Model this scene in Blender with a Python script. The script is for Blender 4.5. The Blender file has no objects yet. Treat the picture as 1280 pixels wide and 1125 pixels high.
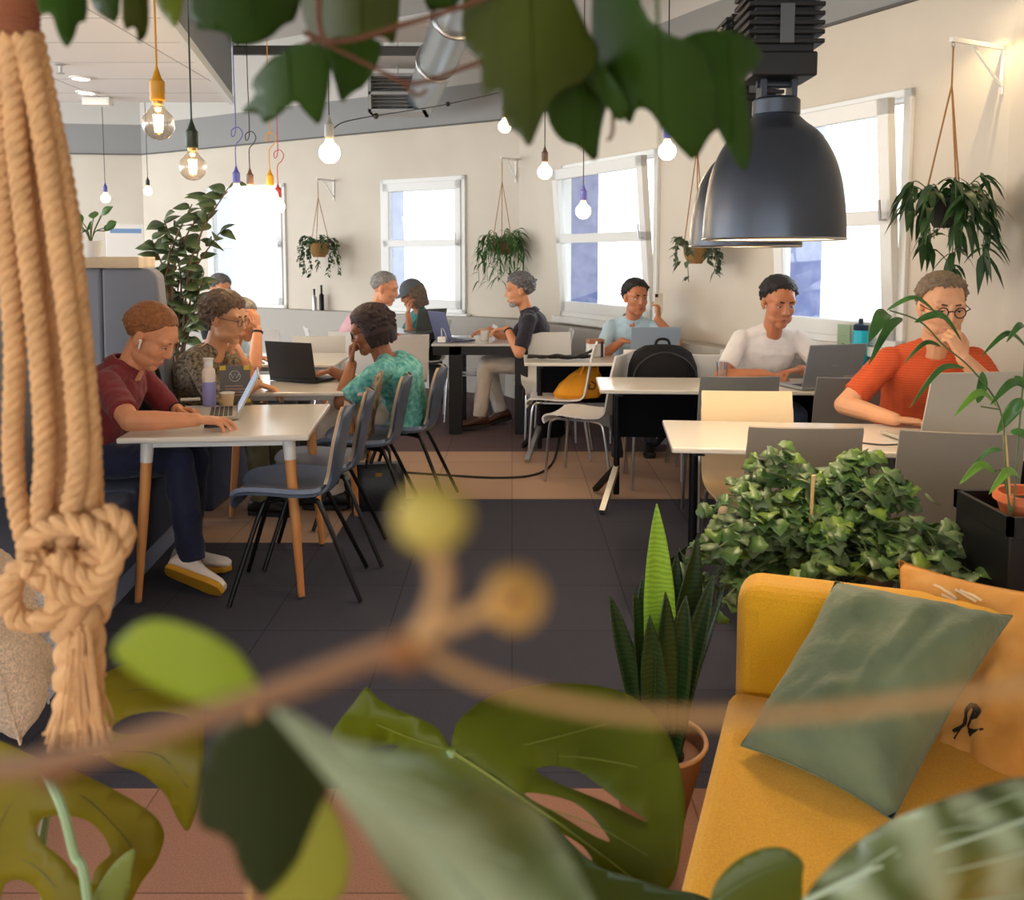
import bpy, bmesh, math, random
from mathutils import Vector, Matrix, noise
random.seed(7)
PI = math.pi
V = Vector
scene = bpy.context.scene
COL = scene.collection

# ------------------------------------------------------------------ camera
W_, H_, F_ = 1280, 1125, 1120.0
CX, PPY, HOR, EYE = 640.0, 420.0, 322.0, 1.5
PITCH = math.atan((PPY - HOR) / F_)
cam_d = bpy.data.cameras.new('camera')
cam = bpy.data.objects.new('camera', cam_d)
COL.objects.link(cam)
cam.location = (0, 0, EYE)
cam.rotation_euler = (PI / 2 - PITCH, 0, 0)
cam_d.sensor_width = 36
cam_d.lens = 36 * F_ / W_
cam_d.shift_y = -(H_ / 2 - PPY) / W_
cam_d.clip_start = 0.02
cam_d.clip_end = 200
cam_d.dof.use_dof = True
cam_d.dof.focus_distance = 3.6
cam_d.dof.aperture_fstop = 7.0
scene.camera = cam
_fw = V((0, math.cos(PITCH), -math.sin(PITCH)))
_up = V((0, math.sin(PITCH), math.cos(PITCH)))

def ray(px, py):
    return V((1, 0, 0)) * ((px - CX) / F_) + _up * (-(py - PPY) / F_) + _fw

def at(px, py, Y):
    """the place in the room seen at a photo position, Y metres ahead"""
    d = ray(px, py)
    return V((0, 0, EYE)) + d * (Y / d.y)

def onz(px, py, z):
    d = ray(px, py)
    return V((0, 0, EYE)) + d * ((z - EYE) / d.z)

# ------------------------------------------------------------------ materials
def lin(c):
    out = []
    for v in c[:3]:
        v = v / 255.0
        out.append(v / 12.92 if v <= 0.04045 else ((v + 0.055) / 1.055) ** 2.4)
    return (*out, 1)

MATS = {}
def mat(name, rgb, rough=0.5, metal=0.0, bump=None, var=None, spec=0.5, trans=0.0, emit=None, alpha=None, sheen=0.0, transl=0.0, wave=None):
    if name in MATS:
        return MATS[name]
    m = bpy.data.materials.new(name)
    m.use_nodes = True
    nt = m.node_tree
    b = nt.nodes['Principled BSDF']
    col = lin(rgb)
    b.inputs['Base Color'].default_value = col
    b.inputs['Roughness'].default_value = rough
    b.inputs['Metallic'].default_value = metal
    b.inputs['Specular IOR Level'].default_value = spec
    if trans:
        b.inputs['Transmission Weight'].default_value = trans
    if sheen:
        b.inputs['Sheen Weight'].default_value = sheen
    if emit:
        b.inputs['Emission Color'].default_value = lin(emit[0])
        b.inputs['Emission Strength'].default_value = emit[1]
    tc = nt.nodes.new('ShaderNodeTexCoord')
    if var:
        n = nt.nodes.new('ShaderNodeTexNoise')
        n.inputs['Scale'].default_value = var[0]
        n.inputs['Detail'].default_value = 5
        nt.links.new(tc.outputs['Object'], n.inputs['Vector'])
        r = nt.nodes.new('ShaderNodeValToRGB')
        r.color_ramp.elements[0].position = 0.3
        r.color_ramp.elements[1].position = 0.7
        if len(var) > 2:
            r.color_ramp.elements[0].color = lin(var[1]); r.color_ramp.elements[1].color = lin(var[2])
        else:
            a = var[1]
            r.color_ramp.elements[0].color = (*[c * (1 - a) for c in col[:3]], 1)
            r.color_ramp.elements[1].color = (*[min(1, c * (1 + a)) for c in col[:3]], 1)
        nt.links.new(n.outputs['Fac'], r.inputs['Fac'])
        nt.links.new(r.outputs['Color'], b.inputs['Base Color'])
    if wave:   # (scale, colour, direction, distortion)
        w = nt.nodes.new('ShaderNodeTexWave')
        w.inputs['Scale'].default_value = wave[0]
        w.inputs['Distortion'].default_value = wave[3]
        w.bands_direction = wave[2]
        nt.links.new(tc.outputs['Object'], w.inputs['Vector'])
        r = nt.nodes.new('ShaderNodeValToRGB')
        r.color_ramp.elements[0].color = col
        r.color_ramp.elements[1].color = lin(wave[1])
        nt.links.new(w.outputs['Fac'], r.inputs['Fac'])
        nt.links.new(r.outputs['Color'], b.inputs['Base Color'])
    if bump:
        n = nt.nodes.new('ShaderNodeTexNoise')
        n.inputs['Scale'].default_value = bump[0]
        n.inputs['Detail'].default_value = 4
        nt.links.new(tc.outputs['Object'], n.inputs['Vector'])
        bp = nt.nodes.new('ShaderNodeBump')
        bp.inputs['Strength'].default_value = bump[1]
        bp.inputs['Distance'].default_value = bump[2] if len(bump) > 2 else 0.01
        nt.links.new(n.outputs['Fac'], bp.inputs['Height'])
        nt.links.new(bp.outputs['Normal'], b.inputs['Normal'])
    if transl:
        out = nt.nodes['Material Output']
        t = nt.nodes.new('ShaderNodeBsdfTranslucent')
        t.inputs['Color'].default_value = (min(1, col[0] * 1.5 + .01), min(1, col[1] * 1.5 + .02), col[2] * .8, 1)
        mx = nt.nodes.new('ShaderNodeMixShader')
        mx.inputs[0].default_value = transl
        nt.links.new(b.outputs[0], mx.inputs[1]); nt.links.new(t.outputs[0], mx.inputs[2])
        nt.links.new(mx.outputs[0], out.inputs['Surface'])
    MATS[name] = m
    return m

def glass_mat(name, tint=(255, 255, 255), gloss=0.08, rough=0.02):
    if name in MATS:
        return MATS[name]
    m = bpy.data.materials.new(name); m.use_nodes = True
    nt = m.node_tree
    nt.nodes.remove(nt.nodes['Principled BSDF'])
    out = nt.nodes['Material Output']
    t = nt.nodes.new('ShaderNodeBsdfTransparent'); t.inputs['Color'].default_value = lin(tint)
    g = nt.nodes.new('ShaderNodeBsdfGlossy'); g.inputs['Roughness'].default_value = rough
    lw = nt.nodes.new('ShaderNodeLayerWeight'); lw.inputs['Blend'].default_value = 0.25
    mr = nt.nodes.new('ShaderNodeMath'); mr.operation = 'MULTIPLY_ADD'
    mr.inputs[1].default_value = 0.6; mr.inputs[2].default_value = gloss * 0.3
    mx = nt.nodes.new('ShaderNodeMixShader')
    nt.links.new(lw.outputs['Facing'], mr.inputs[0])
    nt.links.new(mr.outputs[0], mx.inputs[0])
    nt.links.new(t.outputs[0], mx.inputs[1]); nt.links.new(g.outputs[0], mx.inputs[2])
    nt.links.new(mx.outputs[0], out.inputs['Surface'])
    MATS[name] = m
    return m

# ------------------------------------------------------------------ mesh builder
def basis(d):
    d = d.normalized()
    a = V((0, 0, 1)) if abs(d.z) < 0.9 else V((1, 0, 0))
    u = d.cross(a).normalized()
    return u, d.cross(u).normalized()

class MB:
    def __init__(self):
        self.v = []; self.f = []; self.mi = []; self.cur = 0
    def add(self, vs, fs):
        o = len(self.v)
        self.v += [V(p) for p in vs]
        for f in fs:
            self.f.append([i + o for i in f]); self.mi.append(self.cur)
        return self
    def box(self, lo, hi, M=None):
        x0, y0, z0 = lo; x1, y1, z1 = hi
        vs = [V(p) for p in ((x0, y0, z0), (x1, y0, z0), (x1, y1, z0), (x0, y1, z0), (x0, y0, z1), (x1, y0, z1), (x1, y1, z1), (x0, y1, z1))]
        if M: vs = [M @ p for p in vs]
        return self.add(vs, [(0, 3, 2, 1), (4, 5, 6, 7), (0, 1, 5, 4), (1, 2, 6, 5), (2, 3, 7, 6), (3, 0, 4, 7)])
    def bar(self, a, b, w, h, up=V((0, 0, 1))):
        a, b = V(a), V(b); d = (b - a).normalized()
        r = d.cross(up)
        if r.length < 1e-4: r = d.cross(V((0, 1, 0)))
        r.normalize(); u = r.cross(d)
        vs = []
        for p in (a, b):
            for s, t in ((-1, -1), (1, -1), (1, 1), (-1, 1)):
                vs.append(p + r * s * w / 2 + u * t * h / 2)
        return self.add(vs, [(3, 2, 1, 0), (4, 5, 6, 7), (0, 1, 5, 4), (1, 2, 6, 5), (2, 3, 7, 6), (3, 0, 4, 7)])
    def rings(self, rings, cap=True):
        n = len(rings[0]); vs = [p for r in rings for p in r]; fs = []
        for i in range(len(rings) - 1):
            for j in range(n):
                k = (j + 1) % n
                fs.append((i * n + j, i * n + k, (i + 1) * n + k, (i + 1) * n + j))
        if cap:
            fs.append(tuple(range(n - 1, -1, -1)))
            fs.append(tuple(range((len(rings) - 1) * n, len(rings) * n)))
        return self.add(vs, fs)
    def tube(self, pts, r, n=8, cap=True):
        pts = [V(p) for p in pts]
        rs = r if isinstance(r, (list, tuple)) else [r] * len(pts)
        rings = []; u = None
        for i, p in enumerate(pts):
            d = (pts[min(i + 1, len(pts) - 1)] - pts[max(i - 1, 0)])
            if d.length < 1e-9: d = V((0, 0, 1))
            d.normalize()
            if u is None:
                u, w = basis(d)
            else:
                u = (u - d * u.dot(d))
                if u.length < 1e-6: u, _ = basis(d)
                u.normalize()
            w = d.cross(u)
            rings.append([p + (u * math.cos(2 * PI * j / n) + w * math.sin(2 * PI * j / n)) * rs[i] for j in range(n)])
        return self.rings(rings, cap)
    def capsule(self, a, b, r1, r2, n=12, h=3):
        a, b = V(a), V(b); d = b - a
        if d.length < 1e-6: d = V((0, 0, 1e-6))
        dn = d.normalized(); u, w = basis(dn)
        w = dn.cross(u)
        rings = []
        for i in range(h):
            t = -PI / 2 + (PI / 2) * (i + .3) / (h)
            rings.append((a + dn * math.sin(t) * r1, r1 * math.cos(t)))
        rings.append((a, r1)); rings.append((b, r2))
        for i in range(h):
            t = (PI / 2) * (i + .7) / h
            rings.append((b + dn * math.sin(t) * r2, r2 * math.cos(t)))
        return self.rings([[c + (u * math.cos(2 * PI * j / n) + w * math.sin(2 * PI * j / n)) * r for j in range(n)] for c, r in rings])
    def ell(self, c, r, M=None, n=14, m=9):
        c = V(c); rings = []
        R = M or Matrix.Identity(3)
        for i in range(m):
            t = -PI / 2 + PI * (i + .5) / m
            rings.append([c + R @ V((r[0] * math.cos(t) * math.cos(2 * PI * j / n), r[1] * math.cos(t) * math.sin(2 * PI * j / n), r[2] * math.sin(t))) for j in range(n)])
        return self.rings(rings)
    def lathe(self, prof, c=(0, 0, 0), n=24, cap=True, M=None):
        c = V(c)
        rings = []
        for r, z in prof:
            ring = [V((r * math.cos(2 * PI * j / n), r * math.sin(2 * PI * j / n), z)) for j in range(n)]
            rings.append([c + (M @ p if M else p) for p in ring])
        return self.rings(rings, cap)
    def torus(self, c, R, r, M=None, n=20, m=8):
        c = V(c); M = M or Matrix.Identity(3); vs = []; fs = []
        for i in range(n):
            a = 2 * PI * i / n
            for j in range(m):
                b = 2 * PI * j / m
                vs.append(c + M @ V(((R + r * math.cos(b)) * math.cos(a), (R + r * math.cos(b)) * math.sin(a), r * math.sin(b))))
        for i in range(n):
            for j in range(m):
                i2, j2 = (i + 1) % n, (j + 1) % m
                fs.append((i * m + j, i2 * m + j, i2 * m + j2, i * m + j2))
        return self.add(vs, fs)
    def prism(self, poly, z0, z1, M=None):
        n = len(poly)
        vs = [V((x, y, z0)) for x, y in poly] + [V((x, y, z1)) for x, y in poly]
        if M: vs = [M @ p for p in vs]
        return self.add(vs, [tuple(range(n - 1, -1, -1)), tuple(range(n, 2 * n))] + [(i, (i + 1) % n, n + (i + 1) % n, n + i) for i in range(n)])
    def xf(self, M):
        self.v = [M @ p for p in self.v]; return self
    def build(self, name, mats, parent=None, smooth=True, bevel=0, seg=2, angle=40):
        me = bpy.data.meshes.new(name)
        me.from_pydata([tuple(p) for p in self.v], [], self.f)
        if not isinstance(mats, (list, tuple)): mats = [mats]
        for m in mats: me.materials.append(m)
        if len(mats) > 1:
            me.polygons.foreach_set('material_index', self.mi)
        me.update()
        bm = bmesh.new(); bm.from_mesh(me)
        bmesh.ops.recalc_face_normals(bm, faces=bm.faces); bm.to_mesh(me); bm.free()
        o = bpy.data.objects.new(name, me)
        COL.objects.link(o)
        if smooth:
            me.polygons.foreach_set('use_smooth', [True] * len(me.polygons))
            try: me.set_sharp_from_angle(angle=math.radians(angle))
            except Exception: pass
        if bevel:
            b = o.modifiers.new('bevel', 'BEVEL'); b.width = bevel; b.segments = seg; b.limit_method = 'ANGLE'; b.harden_normals = False
        if parent is not None:
            o.parent = parent
        return o

def tag(o, label=None, cat=None, group=None, kind=None):
    if label: o['label'] = label
    if cat: o['category'] = cat
    if group: o['group'] = group
    if kind: o['kind'] = kind
    return o

def thing(name, label, cat, loc=(0, 0, 0), rz=0, group=None):
    o = bpy.data.objects.new(name, None)
    COL.objects.link(o)
    o.empty_display_size = .1
    o.location = loc; o.rotation_euler = (0, 0, rz)
    return tag(o, label, cat, group)

def copy_tree(o, parent=None):
    c = o.copy(); COL.objects.link(c)
    if parent is not None: c.parent = parent
    for ch in list(o.children): copy_tree(ch, c)
    return c

def dup(o, loc, rz=0, label=None, group=None):
    c = copy_tree(o); c.location = loc; c.rotation_euler = (0, 0, rz)
    if label: c['label'] = label
    if group: c['group'] = group
    return c

def catmull(pts, n=8):
    pts = [V(p) for p in pts]; out = []
    for i in range(len(pts) - 1):
        p0 = pts[max(i - 1, 0)]; p1 = pts[i]; p2 = pts[i + 1]; p3 = pts[min(i + 2, len(pts) - 1)]
        for k in range(n):
            t = k / n
            out.append(0.5 * ((2 * p1) + (p2 - p0) * t + (2 * p0 - 5 * p1 + 4 * p2 - p3) * t * t + (3 * p1 - p0 - 3 * p2 + p3) * t ** 3))
    out.append(pts[-1])
    return out

def yaw_of(f):           # rotation about z that turns local +Y to f
    return math.atan2(-f[0], f[1])

# common materials
M_white = mat('white_laminate', (236, 234, 228), .28)
M_frame = mat('window_white', (232, 232, 228), .4)
M_black = mat('black_plastic', (14, 14, 16), .45)
M_blackmetal = mat('black_metal', (26, 27, 30), .4, .6)
M_steel = mat('steel', (196, 198, 200), .28, 1.0)
M_wood = mat('beech', (214, 150, 88), .5, wave=(4, (196, 128, 70), 'X', 3.0))
M_chairwhite = mat('chair_white', (228, 226, 222), .38)
M_chairgrey = mat('chair_grey', (128, 128, 126), .42)
M_chairtaupe = mat('chair_taupe', (140, 131, 120), .45)
M_chaircream = mat('chair_cream', (240, 214, 172), .4)
# ------------------------------------------------------------------ room shell
M_wall = mat('wall_plaster', (214, 203, 186), .8, var=(1.2, (208, 197, 181), (218, 208, 192)), bump=(60, .08))
M_band = mat('wall_band_grey', (150, 150, 148), .8)
M_upper = mat('wall_upper', (206, 203, 196), .8)
M_reveal = mat('outer_brick_blue_shade', (120, 132, 178), .8, bump=(20, .3), var=(9, (96, 110, 160), (136, 146, 188)))  # brick jambs, with the blue of sky-lit shade put into the base colour
M_ledge = mat('ledge_grey', (172, 166, 156), .6)
M_ceilhi = mat('ceiling_high', (206, 204, 200), .9)
GL = glass_mat('window_glass', (250, 253, 255), .03)

PB = V((.08, 9.81, 0)); DA = V((-.85, .53, 0)).normalized(); PA = PB + DA * 6.45
DB = V((.454, -.891, 0)).normalized(); PC = PB + DB * 5.61
DC = V((-.07, -1, 0)).normalized(); PD = PC + DC * 7.5
D0 = V((-1, -.12, 0)).normalized(); P0 = PA + D0 * 6.0

def uhit(px, P, D):     # where the sight line of a photo column meets the wall line
    k = (px - CX) / F_
    r = ray(px, HOR); k = r.x / r.y
    return (k * P.y - P.x) / (D.x - k * D.y)

def zhit(px, py, P, D):
    u = uhit(px, P, D); q = P + D * u
    return at(px, py, q.y).z

TH = .42
def facet(name, P, D, L, out, holes, ztop):
    """one straight run of the facade: cream to 3 m, with holes (u0,u1,z0,z1); thickness outwards"""
    mb = MB()
    M = Matrix((( D.x, out.x, 0, P.x), (D.y, out.y, 0, P.y), (0, 0, 1, 0), (0, 0, 0, 1)))
    us = 0
    for (u0, u1, z0, z1) in sorted(holes):
        mb.box((us, 0, 0), (u0, TH, ztop), M)
        mb.box((u0, 0, 0), (u1, TH, z0), M); mb.box((u0, 0, z1), (u1, TH, ztop), M)
        us = u1
    mb.box((us, 0, 0), (L, TH, ztop), M)
    o = mb.build(name, [M_wall, M_reveal], smooth=False)
    # faces outside the glass line are brick
    for p in o.data.polygons:
        n = p.normal
        if abs(n.dot(D)) > .7 and holes:
            c = p.center
            uu = (c - P).dot(D)
            if any(abs(uu - e) < .01 for h in holes for e in h[:2]): p.material_index = 1
    tag(o, kind='structure')
    return M

OA = V((DA.y, -DA.x, 0)); OA = OA if OA.y > 0 else -OA
OB = V((DB.y, -DB.x, 0)); OB = OB if OB.x > 0 else -OB
OC = V((1, -.07, 0)).normalized()
O0 = V((-.12, 1, 0)).normalized()

def wspec(P, D, pl, pr, pm, yt, yb):
    a, b = uhit(pl, P, D), uhit(pr, P, D)
    return (min(a, b), max(a, b), zhit(pm, yb, P, D), zhit(pm, yt, P, D))
W1 = wspec(PB, DA, 262, 359, 310, 232, 384)
W3 = wspec(PB, DA, 478, 583, 531, 222, 390)
W4 = wspec(PB, DB, 703, 824, 764, 196, 401)
W5 = wspec(PB, DB, 972, 1136, 1055, 126, 428)
WIN = [(PB, DA, OA, W1, 0), (PB, DA, OA, W3, 0), (PB, DB, OB, W4, 5.0), (PB, DB, OB, W5, 5.0)]
ZT = 3.0
facet('wall_back', PB, DA, 6.45, OA, [W1, W3], ZT)
facet('wall_right', PB, DB, 5.61, OB, [W4, W5], ZT)
facet('wall_near_right', PC, DC, 8.2, OC, [], ZT)
facet('wall_left', PA, D0, 6.0, O0, [], ZT)

def strip(name, z0, z1, inset, th, m):
    mb = MB()
    for P, D, L, O in ((PB, DA, 6.45, OA), (PB, DB, 5.61, OB), (PC, DC, 8.2, OC), (PA, D0, 6.0, O0)):
        M = Matrix(((D.x, O.x, 0, P.x), (D.y, O.y, 0, P.y), (0, 0, 1, 0), (0, 0, 0, 1)))
        mb.box((-.02, -inset, z0), (L + .02, th, z1), M)
    return tag(mb.build(name, m, smooth=False), kind='structure')
strip('trim_1', 3.0, 3.42, .0, .3, M_band)
strip('trim_2', 2.985, 3.0, .03, .05, mat('trim_dark', (90, 88, 84), .6))
strip('wall_upper_run', 3.42, 4.3, .0, .3, M_upper).name = 'wall_top'
# low window ledge along the facade
mb = MB()
for P, D, L, O in ((PB, DA, 6.3, OA), (PB, DB, 5.61, OB)):
    M = Matrix(((D.x, O.x, 0, P.x), (D.y, O.y, 0, P.y), (0, 0, 1, 0), (0, 0, 0, 1)))
    mb.box((0, -.2, 0), (L, .0, .84), M)
tag(mb.build('trim_3', M_ledge, smooth=False), kind='structure')

def window(n, P, D, O, w, tilt):
    u0, u1, z0, z1 = w
    root = bpy.data.objects.new('window_%d' % n, None); COL.objects.link(root)
    tag(root, kind='structure')
    # local axes: x along wall to the photo's right, y outward, z up
    R = D if D.x > 0 else -D
    uL = u0 if D.x > 0 else u1
    org = P + D * uL; org.z = z0
    root.matrix_world = Matrix(((R.x, O.x, 0, org.x), (R.y, O.y, 0, org.y), (0, 0, 1, org.z), (0, 0, 0, 1)))
    w_, h_ = u1 - u0, z1 - z0
    f = MB(); t = .055
    for a in ((0, -.03, 0, w_, .07, t), (0, -.03, h_ - t, w_, .07, h_), (0, -.03, 0, t, .07, h_), (w_ - t, -.03, 0, w_, .07, h_)):
        f.box(a[:3], a[3:])
    f.build('window_frame', M_frame, root, smooth=False, bevel=.006)
    s = MB(); s.box((-.06, -.09, -.06), (w_ + .06, .06, -.0)); s.build('window_sill', M_frame, root, smooth=False, bevel=.006)
    sash = bpy.data.objects.new('sash', None)
    RT = Matrix.Rotation(math.radians(tilt), 4, 'X')
    a, b = .05, .05 + .085
    zt, zm = h_ - .05, h_ * .5 - .02
    mb = MB(); y0, y1 = -.045, .02
    T = Matrix.Translation((0, 0, .05)) @ RT @ Matrix.Translation((0, 0, -.05))
    mb.box((a, y0, .05), (w_ - a, y1, .05 + .1), T); mb.box((a, y0, zt - .1), (w_ - a, y1, zt), T)
    mb.box((a, y0, .05), (b, y1, zt), T); mb.box((w_ - b, y0, .05), (w_ - a, y1, zt), T)
    mb.box((a, y0, zm), (w_ - a, y1, zm + .085), T)
    mb.build('window_sash', M_frame, root, smooth=False, bevel=.006)
    for q0, q1 in ((.15, zm), (zm + .085, zt - .1)):
        g = MB(); g.box((b - .01, -.012, q0 - .01), (w_ - b + .01, -.004, q1 + .01), T)
        g.build('window_pane', GL, root, smooth=False)
    hd = MB(); c = T @ V((w_ - .09, -.06, zm + .06))
    hd.tube([T @ V((w_ - .09, -.04, zm + .03)), T @ V((w_ - .09, -.085, zm + .03)), T @ V((w_ - .09, -.09, zm + .15))], .009, 8)
    hd.build('window_handle', M_steel, root)
for i, (P, D, O, w, t) in enumerate(WIN): window(i + 1, P, D, O, w, t)

# tall curtain rods / louvre strips standing beside two windows
# ------------------------------------------------------------------ floor
def carpet(name, c1, c2, scale=220):
    m = mat(name, c1, .95, var=(scale, c1, c2), spec=.15, bump=(500, .5, .004))
    nt = m.node_tree; b = nt.nodes['Principled BSDF']; src = b.inputs['Base Color'].links[0].from_socket
    tc = nt.nodes.new('ShaderNodeTexCoord'); br = nt.nodes.new('ShaderNodeTexBrick'); br.offset = 0
    br.inputs['Color1'].default_value = (1, 1, 1, 1); br.inputs['Color2'].default_value = (.9, .9, .9, 1); br.inputs['Mortar'].default_value = (.55, .55, .55, 1)
    br.inputs['Scale'].default_value = 1; br.inputs['Brick Width'].default_value = .5; br.inputs['Row Height'].default_value = .5; br.inputs['Mortar Size'].default_value = .003
    mx = nt.nodes.new('ShaderNodeMix'); mx.data_type = 'RGBA'; mx.blend_type = 'MULTIPLY'; mx.inputs['Factor'].default_value = 1
    nt.links.new(tc.outputs['Object'], br.inputs['Vector']); nt.links.new(src, mx.inputs['A']); nt.links.new(br.outputs['Color'], mx.inputs['B'])
    nt.links.new(mx.outputs['Result'], b.inputs['Base Color'])
    return m
F_terra = carpet('carpet_terracotta', (160, 118, 100), (182, 140, 122))
F_navy = carpet('carpet_navy', (60, 62, 76), (82, 83, 95))
F_mid = carpet('carpet_slate', (60, 55, 56), (76, 70, 70))
F_tan = carpet('carpet_tan', (176, 146, 126), (196, 166, 146))
F_plum = carpet('carpet_plum', (98, 82, 86), (118, 100, 104))
fl = MB()
def patch(x0, x1, y0, y1, i):
    fl.cur = i; fl.add([(x0, y0, 0), (x1, y0, 0), (x1, y1, 0), (x0, y1, 0)], [(0, 1, 2, 3)])
patch(-9, 5, -4, 2.42, 0)
patch(-9, -.95, 2.42, 4.62, 1); patch(-.95, 5, 2.42, 3.4, 1); patch(-.95, 5, 3.4, 4.62, 1)
patch(-9, -.95, 4.62, 5.48, 3); patch(-.95, 5, 4.62, 5.48, 1)
patch(-9, 5, 5.48, 6.85, 3); patch(-9, 5, 6.85, 15, 4)
tag(fl.build('floor', [F_terra, F_navy, F_mid, F_tan, F_plum], smooth=False), kind='structure')
o = MB().box((-9, -4, -.2), (5, 15, -.01)).build('floor_slab', F_navy, smooth=False); tag(o, kind='structure')

BZ0, BZ1 = .7, 2.6
# ------------------------------------------------------------------ ceilings
M_tile = mat('ceiling_tile', (240, 238, 232), .9)
def tile_material():
    nt = M_tile.node_tree; b = nt.nodes['Principled BSDF']
    tc = nt.nodes.new('ShaderNodeTexCoord')
    br = nt.nodes.new('ShaderNodeTexBrick'); br.offset = 0
    br.inputs['Color1'].default_value = lin((244, 242, 238)); br.inputs['Color2'].default_value = lin((238, 235, 229))
    br.inputs['Mortar'].default_value = lin((186, 184, 178))
    br.inputs['Scale'].default_value = 1.0
    br.inputs['Brick Width'].default_value = 1.2; br.inputs['Row Height'].default_value = .6
    br.inputs['Mortar Size'].default_value = .008
    nt.links.new(tc.outputs['Object'], br.inputs['Vector'])
    nt.links.new(br.outputs['Color'], b.inputs['Base Color'])
tile_material()
ZC = 2.9
c1 = onz(291, 128, ZC); c2 = onz(199, 8, ZC)
e = (c2 - c1); near = c1 + e * (11.4 / abs(e.y))
poly = [(c1.x, c1.y), (near.x, near.y), (-9, near.y), (-9, c1.y)]
mb = MB().prism(poly, ZC, ZC + .06); tag(mb.build('ceiling', M_tile, smooth=False), kind='structure')
mb = MB()
M_bulk = mat('bulkhead_grey', (136, 140, 144), .8)
nrm = V((e.y, -e.x, 0)).normalized()
mb.prism([(c1.x, c1.y), (near.x, near.y), (near.x - .12, near.y), (c1.x - .12, c1.y)], ZC + .06, 3.75)
mb.prism([(c1.x - .12, c1.y), (c1.x - .12, c1.y - .12), (-9, c1.y - .12), (-9, c1.y)], ZC + .06, 3.75)
tag(mb.build('trim_4', M_bulk, smooth=False), kind='structure')
mb = MB().prism([(c1.x + .012, c1.y), (near.x + .012, near.y), (near.x - .03, near.y), (c1.x - .03, c1.y)], ZC - .02, ZC + .05)
tag(mb.build('trim_5', M_frame, smooth=False), kind='structure')
mb = MB()
for a in ((-9, -3.6, 0, 2.6, -3.4, BZ0), (-9, -3.6, BZ1, 2.6, -3.4, 4.3), (-9, -3.6, BZ0, -6.5, -3.4, BZ1), (1.6, -3.6, BZ0, 2.6, -3.4, BZ1)): mb.box(a[:3], a[3:])
tag(mb.build('wall_behind', M_wall, smooth=False), kind='structure')
mb = MB().box((-9, -3.6, 4.28), (5, 15, 4.4)); tag(mb.build('ceiling_upper', M_ceilhi, smooth=False), kind='structure')

# recessed lights, sprinkler, exit light in the low ceiling
M_lampglow = mat('lamp_glow', (255, 244, 225), .5, emit=((255, 240, 215), 14))
for i, (px, py) in enumerate(((101, 97), (108, 115))):
    p = onz(px, py, ZC)
    t = thing('ceiling_spot', ('nearer' if i == 0 else 'farther') + ' round recessed light glowing in the white tiled ceiling', 'ceiling light', (p.x, p.y, ZC), 0, 'recessed lights in the tiled ceiling')
    MB().lathe([(.085, 0), (.085, -.012), (.065, -.014), (.06, -.004)], n=24).build('light_ring', M_frame, t)
    MB().lathe([(.06, -.004), (.055, -.010), (.01, -.012)], n=20).build('light_lens', M_lampglow, t)
p = onz(75, 80, ZC)
t = thing('sprinkler', 'small metal sprinkler head under the white tiled ceiling', 'sprinkler', (p.x, p.y, ZC))
MB().lathe([(.04, 0), (.04, -.01), (.015, -.015), (.012, -.06), (.03, -.065), (.03, -.07), (.002, -.072)], n=14).build('sprinkler_head', M_steel, t)
p = onz(152, 133, ZC)
t = thing('emergency_light', 'small white box light hanging at the far edge of the tiled ceiling', 'emergency light', (p.x, 8.0, ZC - .005))
MB().box((-.12, -.05, -.07), (.12, .05, 0)).build('housing', M_frame, t, smooth=False, bevel=.008)
MB().box((-.1, -.052, -.06), (.1, -.049, -.015)).build('lens', mat('diffuser', (238, 238, 228), .4), t, smooth=False)

# air duct, grille and steel rail under the high ceiling
M_duct = mat('duct_metal', (186, 194, 198), .35, .85, bump=(30, .15))
d0 = at(526, 128, 10.0); d1 = at(590, -30, 6.0)
t = thing('air_duct', 'silver ribbed air duct running under the high ceiling', 'duct', (0, 0, 0))
mb = MB(); n = 40
mb.tube([d0.lerp(d1, i / (n * 2)) for i in range(n * 2 + 1)], [.17 if i % 2 else .158 for i in range(n * 2 + 1)], 20)
mb.build('duct_pipe', M_duct, t)
for f in (.45, .8):
    c = d0.lerp(d1, f); u, w = basis(d1 - d0)
    Mr = Matrix((u, w, (d1 - d0).normalized())).transposed()
    MB().torus(c, .18, .02, Mr).build('duct_clamp', M_steel, t)
for f in (.3, .9):
    c = d0.lerp(d1, f); MB().tube([c + V((0, 0, .15)), V((c.x, c.y, 4.28))], .008, 6).build('hanger_rod', M_steel, t)
g = at(496, 116, 9.6)
t = thing('air_grille', 'square grey ventilation box with open grille beside the silver duct', 'vent', (g.x, g.y, g.z))
mb = MB()
for a in ((-.3, -.02, -.2, .3, .35, -.17), (-.3, -.02, .17, .3, .35, .2), (-.3, -.02, -.2, -.27, .35, .2), (.27, -.02, -.2, .3, .35, .2), (-.28, .3, -.18, .28, .34, .18), (-.3, -.02, -.02, .3, .3, .01)):
    mb.box(a[:3], a[3:])
mb.build('vent_box', mat('vent_grey', (170, 172, 172), .5), t, smooth=False)
mb = MB()
for k in range(9): mb.box((-.27, .1, -.16 + k * .038), (.27, .12, -.145 + k * .038))
mb.build('vent_slats', mat('vent_slat', (120, 122, 122), .5), t, smooth=False)
MB().tube([(0, .1, .2), (0, .1, 4.28 - g.z)], .01, 6).build('hanger_rod', M_steel, t)
r0 = at(292, 63, 8.4); r1 = at(560, 64, 8.4)
t = thing('steel_rail', 'thin dark steel rail crossing under the high ceiling', 'rail', (0, 0, 0))
MB().bar(r0, r1, .05, .08).build('rail_bar', mat('rail_grey', (88, 90, 92), .5, .3), t, smooth=False)
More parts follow.
